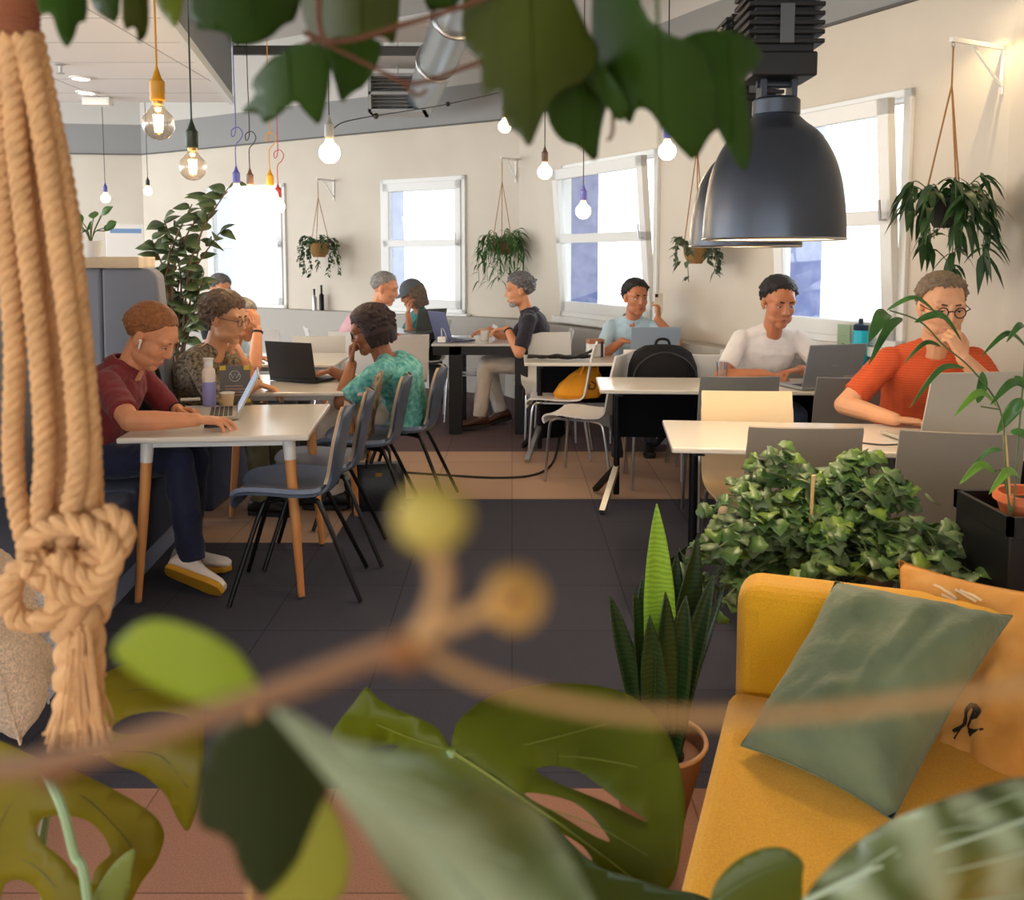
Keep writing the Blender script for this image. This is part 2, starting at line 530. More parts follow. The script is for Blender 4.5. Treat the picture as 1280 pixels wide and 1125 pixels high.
for f in (.02, .5, .95):
    c = r0.lerp(r1, f); MB().tube([c, (c.x, c.y, 4.28)], .01, 6).build('hanger_rod', M_steel, t)
# acoustic baffle panels on the high ceiling
for k, (px, py, y) in enumerate(((560, 40, 9.0), (550, 75, 9.6))):
    c = at(px, py, y); c.z = min(c.z, 4.0)
    o = MB().box((-.75, -.3, -.03), (.75, .3, .03)).build('ceiling_panel', mat('baffle', (222, 214, 206), .9), smooth=False, bevel=.01)
    o.location = c
    tag(o, 'pale acoustic panel under the high ceiling, ' + ('nearer of the two' if k == 0 else 'farther of the two beside the vent'), 'panel', 'acoustic ceiling panels')
    for sx in (-.6, .6):
        MB().tube([(sx, 0, .03), (sx, 0, 4.28 - c.z)], .006, 6).build('hanger_rod', M_steel, o)

# ------------------------------------------------------------------ outside
M_fac = mat('facade_white', (240, 240, 236), .9)
M_teal = mat('facade_glass', (176, 206, 208), .7)
def far_building(x, y, rz, wid, hgt, label):
    t = thing('apartment_building', label, 'building', (x, y, -4), rz, 'pale buildings outside the windows')
    MB().box((-wid / 2, 0, 0), (wid / 2, 6, hgt)).build('facade', M_fac, t, smooth=False)
    for i in range(int(wid / 2.4)):
        for k in range(int(hgt / 3)):
            cx = -wid / 2 + 1.2 + i * 2.4
            o = MB().box((cx - .6, -.06, 1 + k * 3), (cx + .6, .02, 2.5 + k * 3)).build('building_window', M_teal, t, smooth=False)
far_building(-10, 30, .45, 19, 9, 'white building with teal windows seen through the two far windows')
far_building(15, 23, -.6, 15, 9, 'white building with teal windows seen through the two right-hand windows')
o = MB().box((-60, -30, -4.4), (60, 90, -4)).build('ground', mat('paving', (190, 188, 182), .9), smooth=False); tag(o, kind='structure')
# ------------------------------------------------------------------ chairs
def sweep_shell(prof, widths, th, lift=0.0, n=9):
    """one-piece shell: side profile (y,z) swept across x, cupped a little at the sides; returns MB"""
    mb = MB(); nP = len(prof); top = []; bot = []
    for i, (y, z) in enumerate(prof):
        a = V((0,) + prof[max(i - 1, 0)]); b = V((0,) + prof[min(i + 1, nP - 1)])
        d = (b - a).normalized(); nn = V((0, -d.z, d.y))     # towards the sitter / up
        if nn.dot(V((0, .5, .5))) < 0: nn = -nn
        for j in range(n):
            s = -1 + 2 * j / (n - 1)
            p = V((s * widths[i] / 2, y, z)) + nn * (lift * s * s)
            top.append(p + nn * th / 2); bot.append(p - nn * th / 2)
    vs = top + bot; N = nP * n; fs = []
    for i in range(nP - 1):
        for j in range(n - 1):
            a = i * n + j
            fs.append((a, a + 1, a + n + 1, a + n)); fs.append((N + a, N + a + n, N + a + n + 1, N + a + 1))
    for i in range(nP - 1):
        fs.append((i * n, (i + 1) * n, N + (i + 1) * n, N + i * n)); a = i * n + n - 1
        fs.append((a, N + a, N + a + n, a + n))
    for j in range(n - 1):
        fs.append((j, N + j, N + j + 1, j + 1)); a = (nP - 1) * n + j
        fs.append((a, a + 1, N + a + 1, N + a))
    return mb.add(vs, fs)

def make_cafe_chair(m, label, group=None):
    """plain one-piece chair with square back on four thin chrome legs; faces +Y"""
    t = thing('cafe_chair', label, 'chair', group=group)
    prof = [(.215, .405), (.225, .425), (.20, .447), (.1, .45), (0, .442), (-.1, .442), (-.165, .452), (-.2, .485), (-.212, .53), (-.228, .62), (-.245, .72), (-.262, .8), (-.278, .865)]
    wd = [.40, .41, .42, .43, .43, .43, .43, .43, .43, .43, .43, .425, .42]
    sm = [tuple(p)[1:] for p in catmull([(0,) + p for p in prof], 3)]
    ws = [wd[min(int(i / 3), 12)] for i in range(len(sm))]
    sweep_shell(sm, ws, .012, .012).build('shell', m, t, angle=50)
    for sx in (-1, 1):
        MB().tube(catmull([(sx * .17, .12, .432), (sx * .185, .17, .42), (sx * .195, .19, .36), (sx * .205, .215, .006)], 5), .0095, 8).build('leg', M_steel, t)
        MB().tube(catmull([(sx * .17, -.1, .426), (sx * .185, -.16, .414), (sx * .195, -.19, .35), (sx * .205, -.245, .006)], 5), .0095, 8).build('leg', M_steel, t)
    fr = MB()
    for sx in (-1, 1): fr.bar((sx * .165, .13, .428), (sx * .165, -.11, .424), .02, .012)
    fr.bar((-.165, .1, .424), (.165, .1, .424), .02, .012)
    fr.build('seat_frame', M_steel, t, smooth=False)
    return t

M_shell = mat('chair_shell_dark', (72, 84, 104), .36)
M_pad = mat('chair_pad_blue', (128, 140, 164), .85, var=(300, .18), bump=(400, .3, .003))
M_padback = mat('chair_back_wood', (206, 178, 146), .5)
def make_shell_chair(label, group=None):
    """upholstered shell chair with oval back and thin black legs splaying from under the seat; faces +Y"""
    t = thing('shell_chair', label, 'chair', group=group)
    prof = [(.215, .43), (.222, .447), (.19, .462), (.08, .462), (-.03, .452), (-.12, .452), (-.175, .475), (-.2, .53), (-.215, .6), (-.235, .7), (-.258, .8), (-.268, .84)]
    wd = [.26, .33, .40, .45, .46, .42, .33, .29, .33, .40, .34, .16]
    sm = [tuple(p)[1:] for p in catmull([(0,) + p for p in prof], 4)]
    wv = [p[1] for p in catmull([(0, w, 0) for w in wd], 4)]
    sweep_shell(sm, wv, .012, .03, 11).build('shell', M_shell, t, angle=60)
    k = next(i for i, p in enumerate(sm) if p[0] < -.17)
    up = [V((0, p[0], p[1])) for p in sm]
    seat = [(p[0], p[1] + .016) for p in sm[3:k - 2]]
    sweep_shell(seat, [w - .02 for w in wv[3:k - 2]], .02, .03, 11).build('seat_pad', M_pad, t, angle=60)
    back = [(p[0] + .014, p[1]) for p in sm[k + 2:-1]]
    sweep_shell(back, [w - .02 for w in wv[k + 2:-1]], .016, .03, 11).build('back_pad', M_padback, t, angle=60)
    for sx in (-1, 1):
        for sy, fy in ((1, .26), (-1, -.30)):
            MB().tube(catmull([(sx * .09, sy * .04, .437), (sx * .115, sy * .10, .43), (sx * .135, sy * .135, .39), (sx * .22, fy, .006)], 5), .011, 8).build('leg', M_blackmetal, t)
    MB().box((-.1, -.1, .432), (.1, .1, .446)).build('seat_bracket', M_blackmetal, t, smooth=False)
    return t

def face_to(o, x, y, f): o.location = (x, y, 0); o.rotation_euler = (0, 0, yaw_of(f)); return o

G_left = 'upholstered shell chairs'
sc = make_shell_chair('blue-grey padded shell chair nearest the camera at the front table', G_left)
face_to(sc, -.98, 3.98, (-1, -.1))
def shell(x, y, f, label): return dup(sc, (x, y, 0), yaw_of(f), label, G_left)
shell(-.95, 4.42, (-1, -.1), 'blue-grey padded shell chair behind the nearest one, tucked at the front table')
shell(-.83, 5.02, (-1, .0), 'padded shell chair with a patterned scarf over its back, above the handbag')
shell(-.66, 5.42, (-1, .06), 'padded shell chair on which the woman in the teal top sits')

G_cafe = 'plain cafe chairs with chrome legs'
cw = make_cafe_chair(M_chairwhite, 'white cafe chair turned sideways beside the yellow bag', G_cafe)
face_to(cw, .50, 6.02, (-.92, .38))
def cafe(x, y, f, label, m=None):
    c = dup(cw, (x, y, 0), yaw_of(f), label, G_cafe)
    if m:
        for ch in c.children:
            if ch.name.startswith('shell'):
                ch.data = SHELL[m.name]
    return c
SHELL = {}
for m in (M_chairgrey, M_chairtaupe, M_chaircream):
    base = next(c for c in cw.children if c.name.startswith('shell')).data
    d = base.copy(); d.materials.clear(); d.materials.append(m); SHELL[m.name] = d
cafe(.36, 6.72, (-1, .12), 'white cafe chair under the yellow bag')
cafe(.30, 7.34, (.05, -1), 'white cafe chair behind the small table carrying the black bag straps')
cafe(.98, 5.88, (0, -1), 'white cafe chair on which the black backpack rests')
cafe(1.36, 6.1, (.1, 1), 'white cafe chair standing behind the drinking glass')
cafe(1.22, 5.02, (0, 1), 'grey cafe chair whose back just shows above the cream chair', M_chairgrey)
cafe(1.83, 4.98, (.0, 1), 'grey cafe chair between the man in white and the man in orange', M_chairgrey)
cafe(1.10, 3.96, (-.06, -1), 'cream cafe chair pushed under the far side of the right-hand front table', M_chaircream)
cafe(1.115, 3.58, (.05, 1), 'taupe cafe chair with its back to the camera behind the bushy plant', M_chairtaupe)
cafe(1.69, 3.48, (.2, 1), 'taupe cafe chair at the right edge beside the black planter', M_chairtaupe)
cafe(-.98, 7.55, (-.4, 1), 'white cafe chair behind the woman in the teal top')
cafe(-1.62, 7.5, (-.2, 1), 'white cafe chair right of the black laptop, seen over the far tables')
cafe(-2.25, 8.2, (.1, 1), 'white cafe chair farthest away, below the hanging plant in the wicker pot')
cafe(-1.34, 7.9, (.1, 1), 'white cafe chair between two other white chairs at the far tables')
cafe(.26, 7.86, (-1, 0), 'white cafe chair under the man in the dark polo shirt')
cafe(1.02, 7.32, (-.1, -1), 'white cafe chair under the man in the pale blue shirt')
cafe(1.62, 5.86, (-.1, -1), 'white cafe chair under the man in the white t-shirt')
cafe(1.98, 4.52, (-.1, -1), 'taupe cafe chair under the man in the orange t-shirt', M_chairtaupe)
cafe(-.42, 8.3, (-1, -.1), 'white cafe chair under the black table by the window')
cafe(-.95, 9.15, (-.9, -.5), 'white cafe chair under the woman in the grey cap')
cafe(-1.62, 8.2, (.9, .3), 'white cafe chair under the man in the pink shirt')

# ------------------------------------------------------------------ tables
M_tabletop = mat('table_top_white', (226, 220, 210), .22, spec=.6)
M_edge = mat('table_edge', (198, 186, 170), .4)
def wood_table(label, x, y, rz, w, d, h=.74):
    t = thing('cafe_table', label, 'table', (x, y, 0), rz, 'white tables with wooden legs')
    MB().box((-w / 2, -d / 2, h - .025), (w / 2, d / 2, h)).build('tabletop', M_tabletop, t, smooth=False, bevel=.008)
    a = MB()
    for sy in (-1, 1): a.box((-w / 2 + .08, sy * (d / 2 - .1) - .012, h - .06), (w / 2 - .08, sy * (d / 2 - .1) + .012, h - .025))
    a.build('apron', M_frame, t, smooth=False)
    for sx in (-1, 1):
        for sy in (-1, 1):
            tp = V((sx * (w / 2 - .1), sy * (d / 2 - .1), h - .025)); ft = V((sx * (w / 2 - .05), sy * (d / 2 - .05), 0))
            m = tp.lerp(ft, .14)
            leg = MB().tube([m, tp.lerp(ft, .5), tp.lerp(ft, .985)], [.024, .022, .015], 14).build('leg', M_wood, t)
            MB().tube([tp, m], [.029, .0255], 14).build('leg_collar', M_frame, leg)
            MB().tube([tp.lerp(ft, .985), ft + V((0, 0, .001))], [.016, .014], 12).build('foot', M_steel, leg)
    return t
TA = wood_table('white square table with wooden legs nearest the camera on the left', -1.31, 4.18, math.radians(5), .80, .84)
TB = wood_table('white table with wooden legs carrying the black laptop', -1.27, 5.42, math.radians(2), .82, .8)
TC = wood_table('white table with wooden legs behind the black laptop', -1.72, 6.75, 0, .9, .8)

M_panel = mat('modesty_black', (10, 11, 16), .7, spec=.1)
def fold_table(label, x, y, rz, w, d, h=.74, panel=True):
    t = thing('training_table', label, 'table', (x, y, 0), rz, 'white folding tables with black front panels')
    MB().box((-w / 2, -d / 2, h - .024), (w / 2, d / 2, h)).build('tabletop', M_tabletop, t, smooth=False, bevel=.006)
    if panel: MB().box((-w / 2 + .1, d / 2 - .14, h - .36), (w / 2 - .1, d / 2 - .12, h - .024)).build('front_panel', M_panel, t, smooth=False, bevel=.004)
    for sx in (-1, 1):
        cx = sx * (w / 2 - .12)
        l = MB(); l.tube([(cx, .02, .05), (cx, .02, h - .03)], .02, 10)
        l.bar((cx, .0, h - .045), (cx, -d / 2 + .08, h - .035), .04, .03)
        leg = l.build('leg', M_blackmetal, t)
        MB().bar((cx, .02, .22), (cx - .10, -d / 2 + .0, .02), .035, .03).build('foot_bar', M_steel, leg, smooth=False)
        MB().bar((cx, .02, .22), (cx - .12, d / 2 - .05, .02), .035, .03).build('foot_bar', M_blackmetal, leg, smooth=False)
    return t
R1 = fold_table('white folding table in the middle with black bag straps lying on it', .72, 6.72, 0, 1.26, .56)
R2 = fold_table('white folding table with black panel in front of the black backpack', 1.32, 5.36, math.radians(-3), 1.6, .56)
R3 = fold_table('white folding table on the right where the man in orange sits', 1.48, 3.77, math.radians(-6), 1.62, .62, panel=False)

def black_table(label, x, y, rz, w, d, h=.775):
    t = thing('work_table', label, 'table', (x, y, 0), rz, 'large tables with thick black legs')
    MB().box((-w / 2, -d / 2, h - .02), (w / 2, d / 2, h)).build('tabletop', mat('top_grey', (206, 204, 200), .2), t, smooth=False, bevel=.004)
    a = MB(); b = h - .02
    for s in (-1, 1):
        a.box((-w / 2 + .02, s * (d / 2 - .03) - .02, b - .075), (w / 2 - .02, s * (d / 2 - .03) + .02, b))
        a.box((s * (w / 2 - .03) - .02, -d / 2 + .02, b - .075), (s * (w / 2 - .03) + .02, d / 2 - .02, b))
    a.build('apron', M_black, t, smooth=False)
    for sx in (-1, 1):
        for sy in (-1, 1):
            x0, y0 = sx * (w / 2 - (.2 if sx < 0 else .06)), sy * (d / 2 - .06)
            MB().box((x0 - .055, y0 - .05, 0), (x0 + .055, y0 + .05, b)).build('leg', M_black, t, smooth=False, bevel=.004)
    return t
TD = black_table('black-legged work table where the man in the dark polo shirt types', -.27, 7.92, 0, .82, .82)
TE = black_table('black-legged work table by the window where the woman in the cap sits', -1.25, 9.0, math.radians(-20), .9, .7)

# ------------------------------------------------------------------ booth bench on the left
M_booth = mat('booth_grey', (138, 141, 150), .9, var=(400, .12), bump=(500, .25, .003))
M_boothb = mat('booth_blue', (72, 82, 106), .9, var=(400, .15), bump=(500, .25, .003))
t = thing('booth_bench', 'long grey upholstered booth bench with high back along the left side', 'bench', (-2.0, 3.6, 0), math.radians(5))
MB().box((-.3, -1.75, .12), (.33, 1.28, .40)).build('seat_base', M_boothb, t, smooth=False, bevel=.015)
MB().box((-.3, -1.75, .0), (.30, 1.28, .12)).build('plinth', mat('plinth_metal', (156, 172, 204), .4, .2), t, smooth=False)
for k in range(3):
    MB().box((-.29, -1.74 + k * 1.01, .40), (.35, -1.74 + k * 1.01 + .99, .47)).build('seat_cushion', M_boothb, t, smooth=False, bevel=.02, seg=3)
for k in range(3):
    y0 = -1.75 + k * 1.0
    pr = [(-.30, .40), (-.18, .40), (-.2, .9), (-.24, 1.40), (-.28, 1.45), (-.42, 1.45), (-.42, .40)]
    mb = MB(); Mx = Matrix(((1, 0, 0, 0), (0, 0, 1, 0), (0, 1, 0, 0), (0, 0, 0, 1)))
    mb.prism(pr, y0 + .004, y0 + .996, Mx)
    mb.build('back_panel', M_booth, t, smooth=False, bevel=.02, seg=3)
MB().box((-.47, -1.75, 1.452), (-.2, 1.26, 1.50)).build('top_shelf', mat('shelf_birch', (226, 206, 172), .5, wave=(3, (214, 190, 152), 'Y', 2)), t, smooth=False, bevel=.005)

# high end panel of the booth, facing the camera, with its birch shelf
t = thing('booth_divider', 'high grey upholstered end panel behind the person in maroon', 'divider', (-2.0, 5.02, 0), 0)
for k, pr in enumerate(([(-.86, 0), (-.32, 0), (-.30, 1.44), (-.86, 1.44)], [(-.315, 0), (.07, 0), (.05, .9), (.012, 1.40), (-.03, 1.44), (-.295, 1.44)])):
    mb = MB(); mb.prism(pr, 0, .12, Matrix(((1, 0, 0, 0), (0, 0, 1, 0), (0, 1, 0, 0), (0, 0, 0, 1))))
    mb.build('padded_panel', M_booth, t, smooth=False, bevel=.016, seg=3)
MB().box((-.86, -.04, 1.442), (-.07, .2, 1.505)).build('top_shelf', mat('shelf_birch', (226, 206, 172), .5), t, smooth=False, bevel=.005)
t = thing('bench_seat', 'low upholstered bench behind the booth panel under the person in the patterned blouse', 'bench', (-2.1, 6.1, 0), 0)
MB().box((-.3, -.9, .0), (.33, .9, .38)).build('seat_base', M_boothb, t, smooth=False, bevel=.015); MB().box((-.3, -.9, .382), (.34, .9, .46)).build('seat_cushion', M_boothb, t, smooth=False, bevel=.02, seg=3)
# ------------------------------------------------------------------ sofa
M_sofa = mat('sofa_yellow', (232, 170, 14), .9, var=(350, (218, 152, 8), (240, 184, 24)), bump=(600, .35, .003), sheen=.2)
SA = V((.545, 2.16, 0))                      # front-far corner of the seat on the floor
SO = thing('sofa', 'mustard yellow sofa with a green cushion at the right front', 'sofa', (SA.x, SA.y, 0), math.radians(-20))
# local: x = depth to the back (right), y = along, negative towards the camera
MB().box((0.02, -1.55, .10), (.80, 0, .27)).build('sofa_base', M_sofa, SO, smooth=False, bevel=.02, seg=3)
MB().box((0.0, -1.55, .272), (.64, -.002, .43)).build('seat_cushion', M_sofa, SO, smooth=False, bevel=.035, seg=4)
mb = MB(); mb.box((0.01, 0.0, .08), (.86, .17, .688)); mb.build('armrest', M_sofa, SO, smooth=False, bevel=.055, seg=5)
mb = MB(); mb.prism([(.62, .3), (.82, .12), (.92, .12), (.92, .70), (.80, .70), (.70, .66)], -1.55, -.002, Matrix(((1, 0, 0, 0), (0, 0, 1, 0), (0, 1, 0, 0), (0, 0, 0, 1))))
mb.build('backrest', M_sofa, SO, smooth=False, bevel=.04, seg=4)
for x, y in ((.07, -.1), (.78, -.1), (.07, -1.45), (.78, -1.45)):
    MB().tube([(x, y, .11), (x, y, 0)], [.022, .016], 10).build('leg', M_wood, SO)

def cushion(name, w, h, t_, m, seed, label, cat='cushion', group=None, puff=1.0):
    n = 26; rnd = random.Random(seed); vs = []; top = []; fs = []
    def pt(i, j, s):
        u = -1 + 2 * i / n; v = -1 + 2 * j / n
        pin = 1 - .07 * (1 - abs(v) ** 1.5) * abs(u) ** 4 if True else 1
        x = u * w / 2 * (1 - .06 * (1 - v * v)); y = v * h / 2 * (1 - .06 * (1 - u * u))
        e = max(0, (1 - u ** 4)) ** .55 * max(0, (1 - v ** 4)) ** .55
        z = s * t_ / 2 * e * puff
        nz = noise.noise(V((u * 2.3 + seed, v * 2.3, s))) * .03 + noise.noise(V((u * 6 + seed, v * 3.0, s * 2))) * .011
        # pulled creases fan out from one corner
        a = math.atan2(v + 1.05, u + 1.05); rr = math.hypot(u + 1.05, v + 1.05)
        nz += math.sin(a * 22) * .012 * math.exp(-rr * 1.6) + math.sin(math.atan2(1.05 - v, u + 1.05) * 18) * .008 * math.exp(-math.hypot(u + 1.05, 1.05 - v) * 1.8)
        return V((x, y, z + nz * e))
    mb = MB()
    for s in (1, -1):
        vs = [pt(i, j, s) for i in range(n + 1) for j in range(n + 1)]
        f = []
        for i in range(n):
            for j in range(n):
                a = i * (n + 1) + j
                f.append((a, a + n + 1, a + n + 2, a + 1))
        mb.add(vs, f)
    root = thing(name, label, cat, group=group)
    o = mb.build('cushion_cover', m, root)
    bm = bmesh.new(); bm.from_mesh(o.data); bmesh.ops.remove_doubles(bm, verts=bm.verts, dist=.0008)
    bmesh.ops.recalc_face_normals(bm, faces=bm.faces); bm.to_mesh(o.data); bm.free()
    for p in o.data.polygons: p.use_smooth = True
    e = []
    for k in range(n): e.append(pt(k, 0, 1))
    for k in range(n): e.append(pt(n, k, 1))
    for k in range(n, 0, -1): e.append(pt(k, n, 1))
    for k in range(n, 0, -1): e.append(pt(0, k, 1))
    MB().tube(e + [e[0]], .0035, 6).build('seam', m, root)
    return root
M_green = mat('velvet_green', (100, 112, 78), .75, var=(5, (82, 98, 72), (118, 128, 92)), bump=(14, .45, .025), sheen=.2)
def place_cushion(root, c, xax, yax):
    x = V(xax).normalized(); y = V(yax); y = (y - x * y.dot(x)).normalized(); z = x.cross(y)
    root.matrix_world = Matrix(((x.x, y.x, z.x, c[0]), (x.y, y.y, z.y, c[1]), (x.z, y.z, z.z, c[2]), (0, 0, 0, 1)))
gc_c = [at(926, 932, 1.84), at(1044, 727, 2.13), at(1266, 770, 1.93), at(1116, 1026, 1.62)]
oc_c = [at(1120, 985, 2.02), at(1124, 700, 2.24), at(1340, 748, 1.98), at(1290, 1010, 1.72)]
def seat_cushion(corners, **k):
    A, B, C_, D_ = corners
    c = (A + B + C_ + D_) / 4
    z = (C_ - A).cross(B - D_).normalized()
    if z.y > 0: z = -z
    root = cushion(w=2, h=2, **k)
    root.location = c
    for ch in root.children:
        for v in ch.data.vertices:
            u, w = v.co.x / 1.0, v.co.y / 1.0
            a, b = (u + 1) / 2, (w + 1) / 2
            p = A * (1 - a) * (1 - b) + D_ * a * (1 - b) + C_ * a * b + B * (1 - a) * b
            v.co = p + z * v.co.z - c
        ch.data.update()
    return root
gc = seat_cushion(gc_c, name='throw_cushion', t_=.17, m=M_green, seed=3, label='large sage green velvet cushion leaning in the sofa corner')
M_pat = mat('cushion_ochre', (214, 150, 66), .85, var=(9, (204, 136, 50), (224, 170, 96)), bump=(20, .3, .01))
oc = seat_cushion(oc_c, name='patterned_cushion', t_=.12, m=M_pat, seed=9, label='ochre cushion printed with birds and foliage behind the green cushion')

mb = MB()
def wrap_on(o):
    w = o.modifiers.new('wrap', 'SHRINKWRAP'); w.target = next(c for c in oc.children if c.name.startswith('cushion_cover'))
    w.wrap_method = 'NEAREST_SURFACEPOINT'; w.wrap_mode = 'ABOVE_SURFACE'; w.offset = .002
def onoc(px, py): return at(px, py, 1.92)
A_, B_, C__, D__ = oc_c
o_n = (C__ - A_).cross(B_ - D__).normalized(); o_n = -o_n if o_n.y > 0 else o_n
o_c = (A_ + B_ + C__ + D__) / 4
def onface(px, py, lift=.045):
    d = ray(px, py); o = V((0, 0, EYE)); k = (o_c + o_n * lift - o).dot(o_n) / d.dot(o_n)
    return o + d * k
for pts, r in (([(1190, 948), (1204, 938), (1206, 922), (1214, 914), (1222, 920), (1216, 932), (1212, 944), (1224, 952)], .006), ([(1192, 958), (1200, 944)], .003)):
    mb.tube([p - oc.location for p in catmull([onface(q[0] + 6, q[1] - 30) for q in pts], 5)], r, 6)
wrap_on(mb.build('printed_bird', mat('print_black', (38, 28, 24), .8), oc))
mb = MB(); rnd = random.Random(4)
for k in range(16):
    a = (1180 + rnd.uniform(-4, 60), 962 + rnd.uniform(-4, 12)) if k < 9 else (1150 + rnd.uniform(-20, 60), 742 + rnd.uniform(-6, 14))
    mb.tube([p - oc.location for p in catmull([onface(*a), onface(a[0] + 12, a[1] + 4), onface(a[0] + 26, a[1] + 12)], 4)], .0034, 5)
wrap_on(mb.build('printed_feathers', mat('print_pale', (232, 206, 170), .85), oc))
# ------------------------------------------------------------------ people
def skin_mat(name, rgb):
    m = mat(name, rgb, .48, var=(9, .10), bump=(160, .12, .002), spec=.4)
    b = m.node_tree.nodes['Principled BSDF']
    b.inputs['Subsurface Weight'].default_value = .12
    b.inputs['Subsurface Radius'].default_value = (.012, .004, .002)
    return m
SK_fair = skin_mat('skin_fair', (224, 166, 126))
SK_pink = skin_mat('skin_ruddy', (216, 150, 110))
SK_tan = skin_mat('skin_tan', (188, 122, 86))
SK_brown = skin_mat('skin_brown', (150, 94, 64))
def hair_mat(name, a, b):
    return mat(name, a, .6, var=(60, a, b), bump=(140, .8, .006))
M_eye = mat('eye_white', (226, 222, 216), .2)
M_iris = mat('iris_dark', (40, 26, 18), .2)

def remesh(o, vox, it=3, disp=None):
    r = o.modifiers.new('remesh', 'REMESH'); r.mode = 'VOXEL'; r.voxel_size = vox; r.use_smooth_shade = True
    if it:
        s = o.modifiers.new('smooth', 'SMOOTH'); s.factor = .5; s.iterations = it
    if disp:
        tx = bpy.data.textures.get('folds_%g' % disp[0]) or bpy.data.textures.new('folds_%g' % disp[0], 'CLOUDS')
        tx.noise_scale = disp[0]
        d = o.modifiers.new('folds', 'DISPLACE'); d.texture = tx; d.strength = disp[1]; d.mid_level = .5; d.texture_coords = 'LOCAL'
    return o

def ik(a, c, l1, l2, pole):
    d = c - a; L = d.length
    if L > l1 + l2 - .004:
        k = L / (l1 + l2 - .004); l1 *= k; l2 *= k
    x = (l1 * l1 - l2 * l2 + L * L) / (2 * L)
    h = math.sqrt(max(0, l1 * l1 - x * x))
    dn = d / L
    p = (pole - dn * pole.dot(dn))
    if p.length < 1e-5: p = V((0, 0, -1))
    return a + dn * x + p.normalized() * h

def rotv(v, axis, ang): return Matrix.Rotation(ang, 3, axis) @ v

def hand(mb, w, d, n, right, curl, s, spread=1.0, thumb=.5, point=None):
    d = V(d).normalized(); n = V(n); n = (n - d * n.dot(d)).normalized()
    t = n.cross(d) if right else d.cross(n)
    ax = d.cross(n)          # turning about ax by +angle takes d towards n
    offs = (.029, .010, -.010, -.028); lens = (.072, .08, .075, .058); dr = (.090, .094, .090, .082)
    mb.ell(w + d * .05 * s, (.034 * s, .048 * s, .014 * s), Matrix((t, d, n)).transposed(), 12, 8)
    for i in range(4):
        k = w + d * dr[i] * s + t * offs[i] * s
        mb.capsule(w + d * .012 * s + t * offs[i] * .55 * s, k, .0125 * s, .0105 * s, 8, 2)
        c = curl[i] if isinstance(curl, (list, tuple)) else curl * (1 + .12 * (i - 1.2))
        dirv = (d + t * (.10 * (1.5 - i)) * spread).normalized()
        p = k; a = 0
        for seg, (fr, ca, r0, r1) in enumerate(((.45, .75, .0092, .0085), (.30, 1.0, .0085, .0078), (.25, .7, .0078, .0066))):
            a += c * ca
            q = p + rotv(dirv, ax, -a) * lens[i] * fr * s
            mb.capsule(p, q, r0 * s, r1 * s, 8, 2); p = q
    b = w + d * .022 * s + t * .022 * s
    k1 = b + (t * .75 + d * .65 - n * .35 * thumb).normalized() * .042 * s
    k2 = k1 + (t * .25 + d * .95 - n * .5 * thumb).normalized() * .032 * s
    k3 = k2 + (d * .95 - t * .15 * thumb - n * .55 * thumb).normalized() * .026 * s
    mb.capsule(b, k1, .0135 * s, .0115 * s, 8, 2); mb.capsule(k1, k2, .011 * s, .0098 * s, 8, 2); mb.capsule(k2, k3, .0098 * s, .0078 * s, 8, 2)

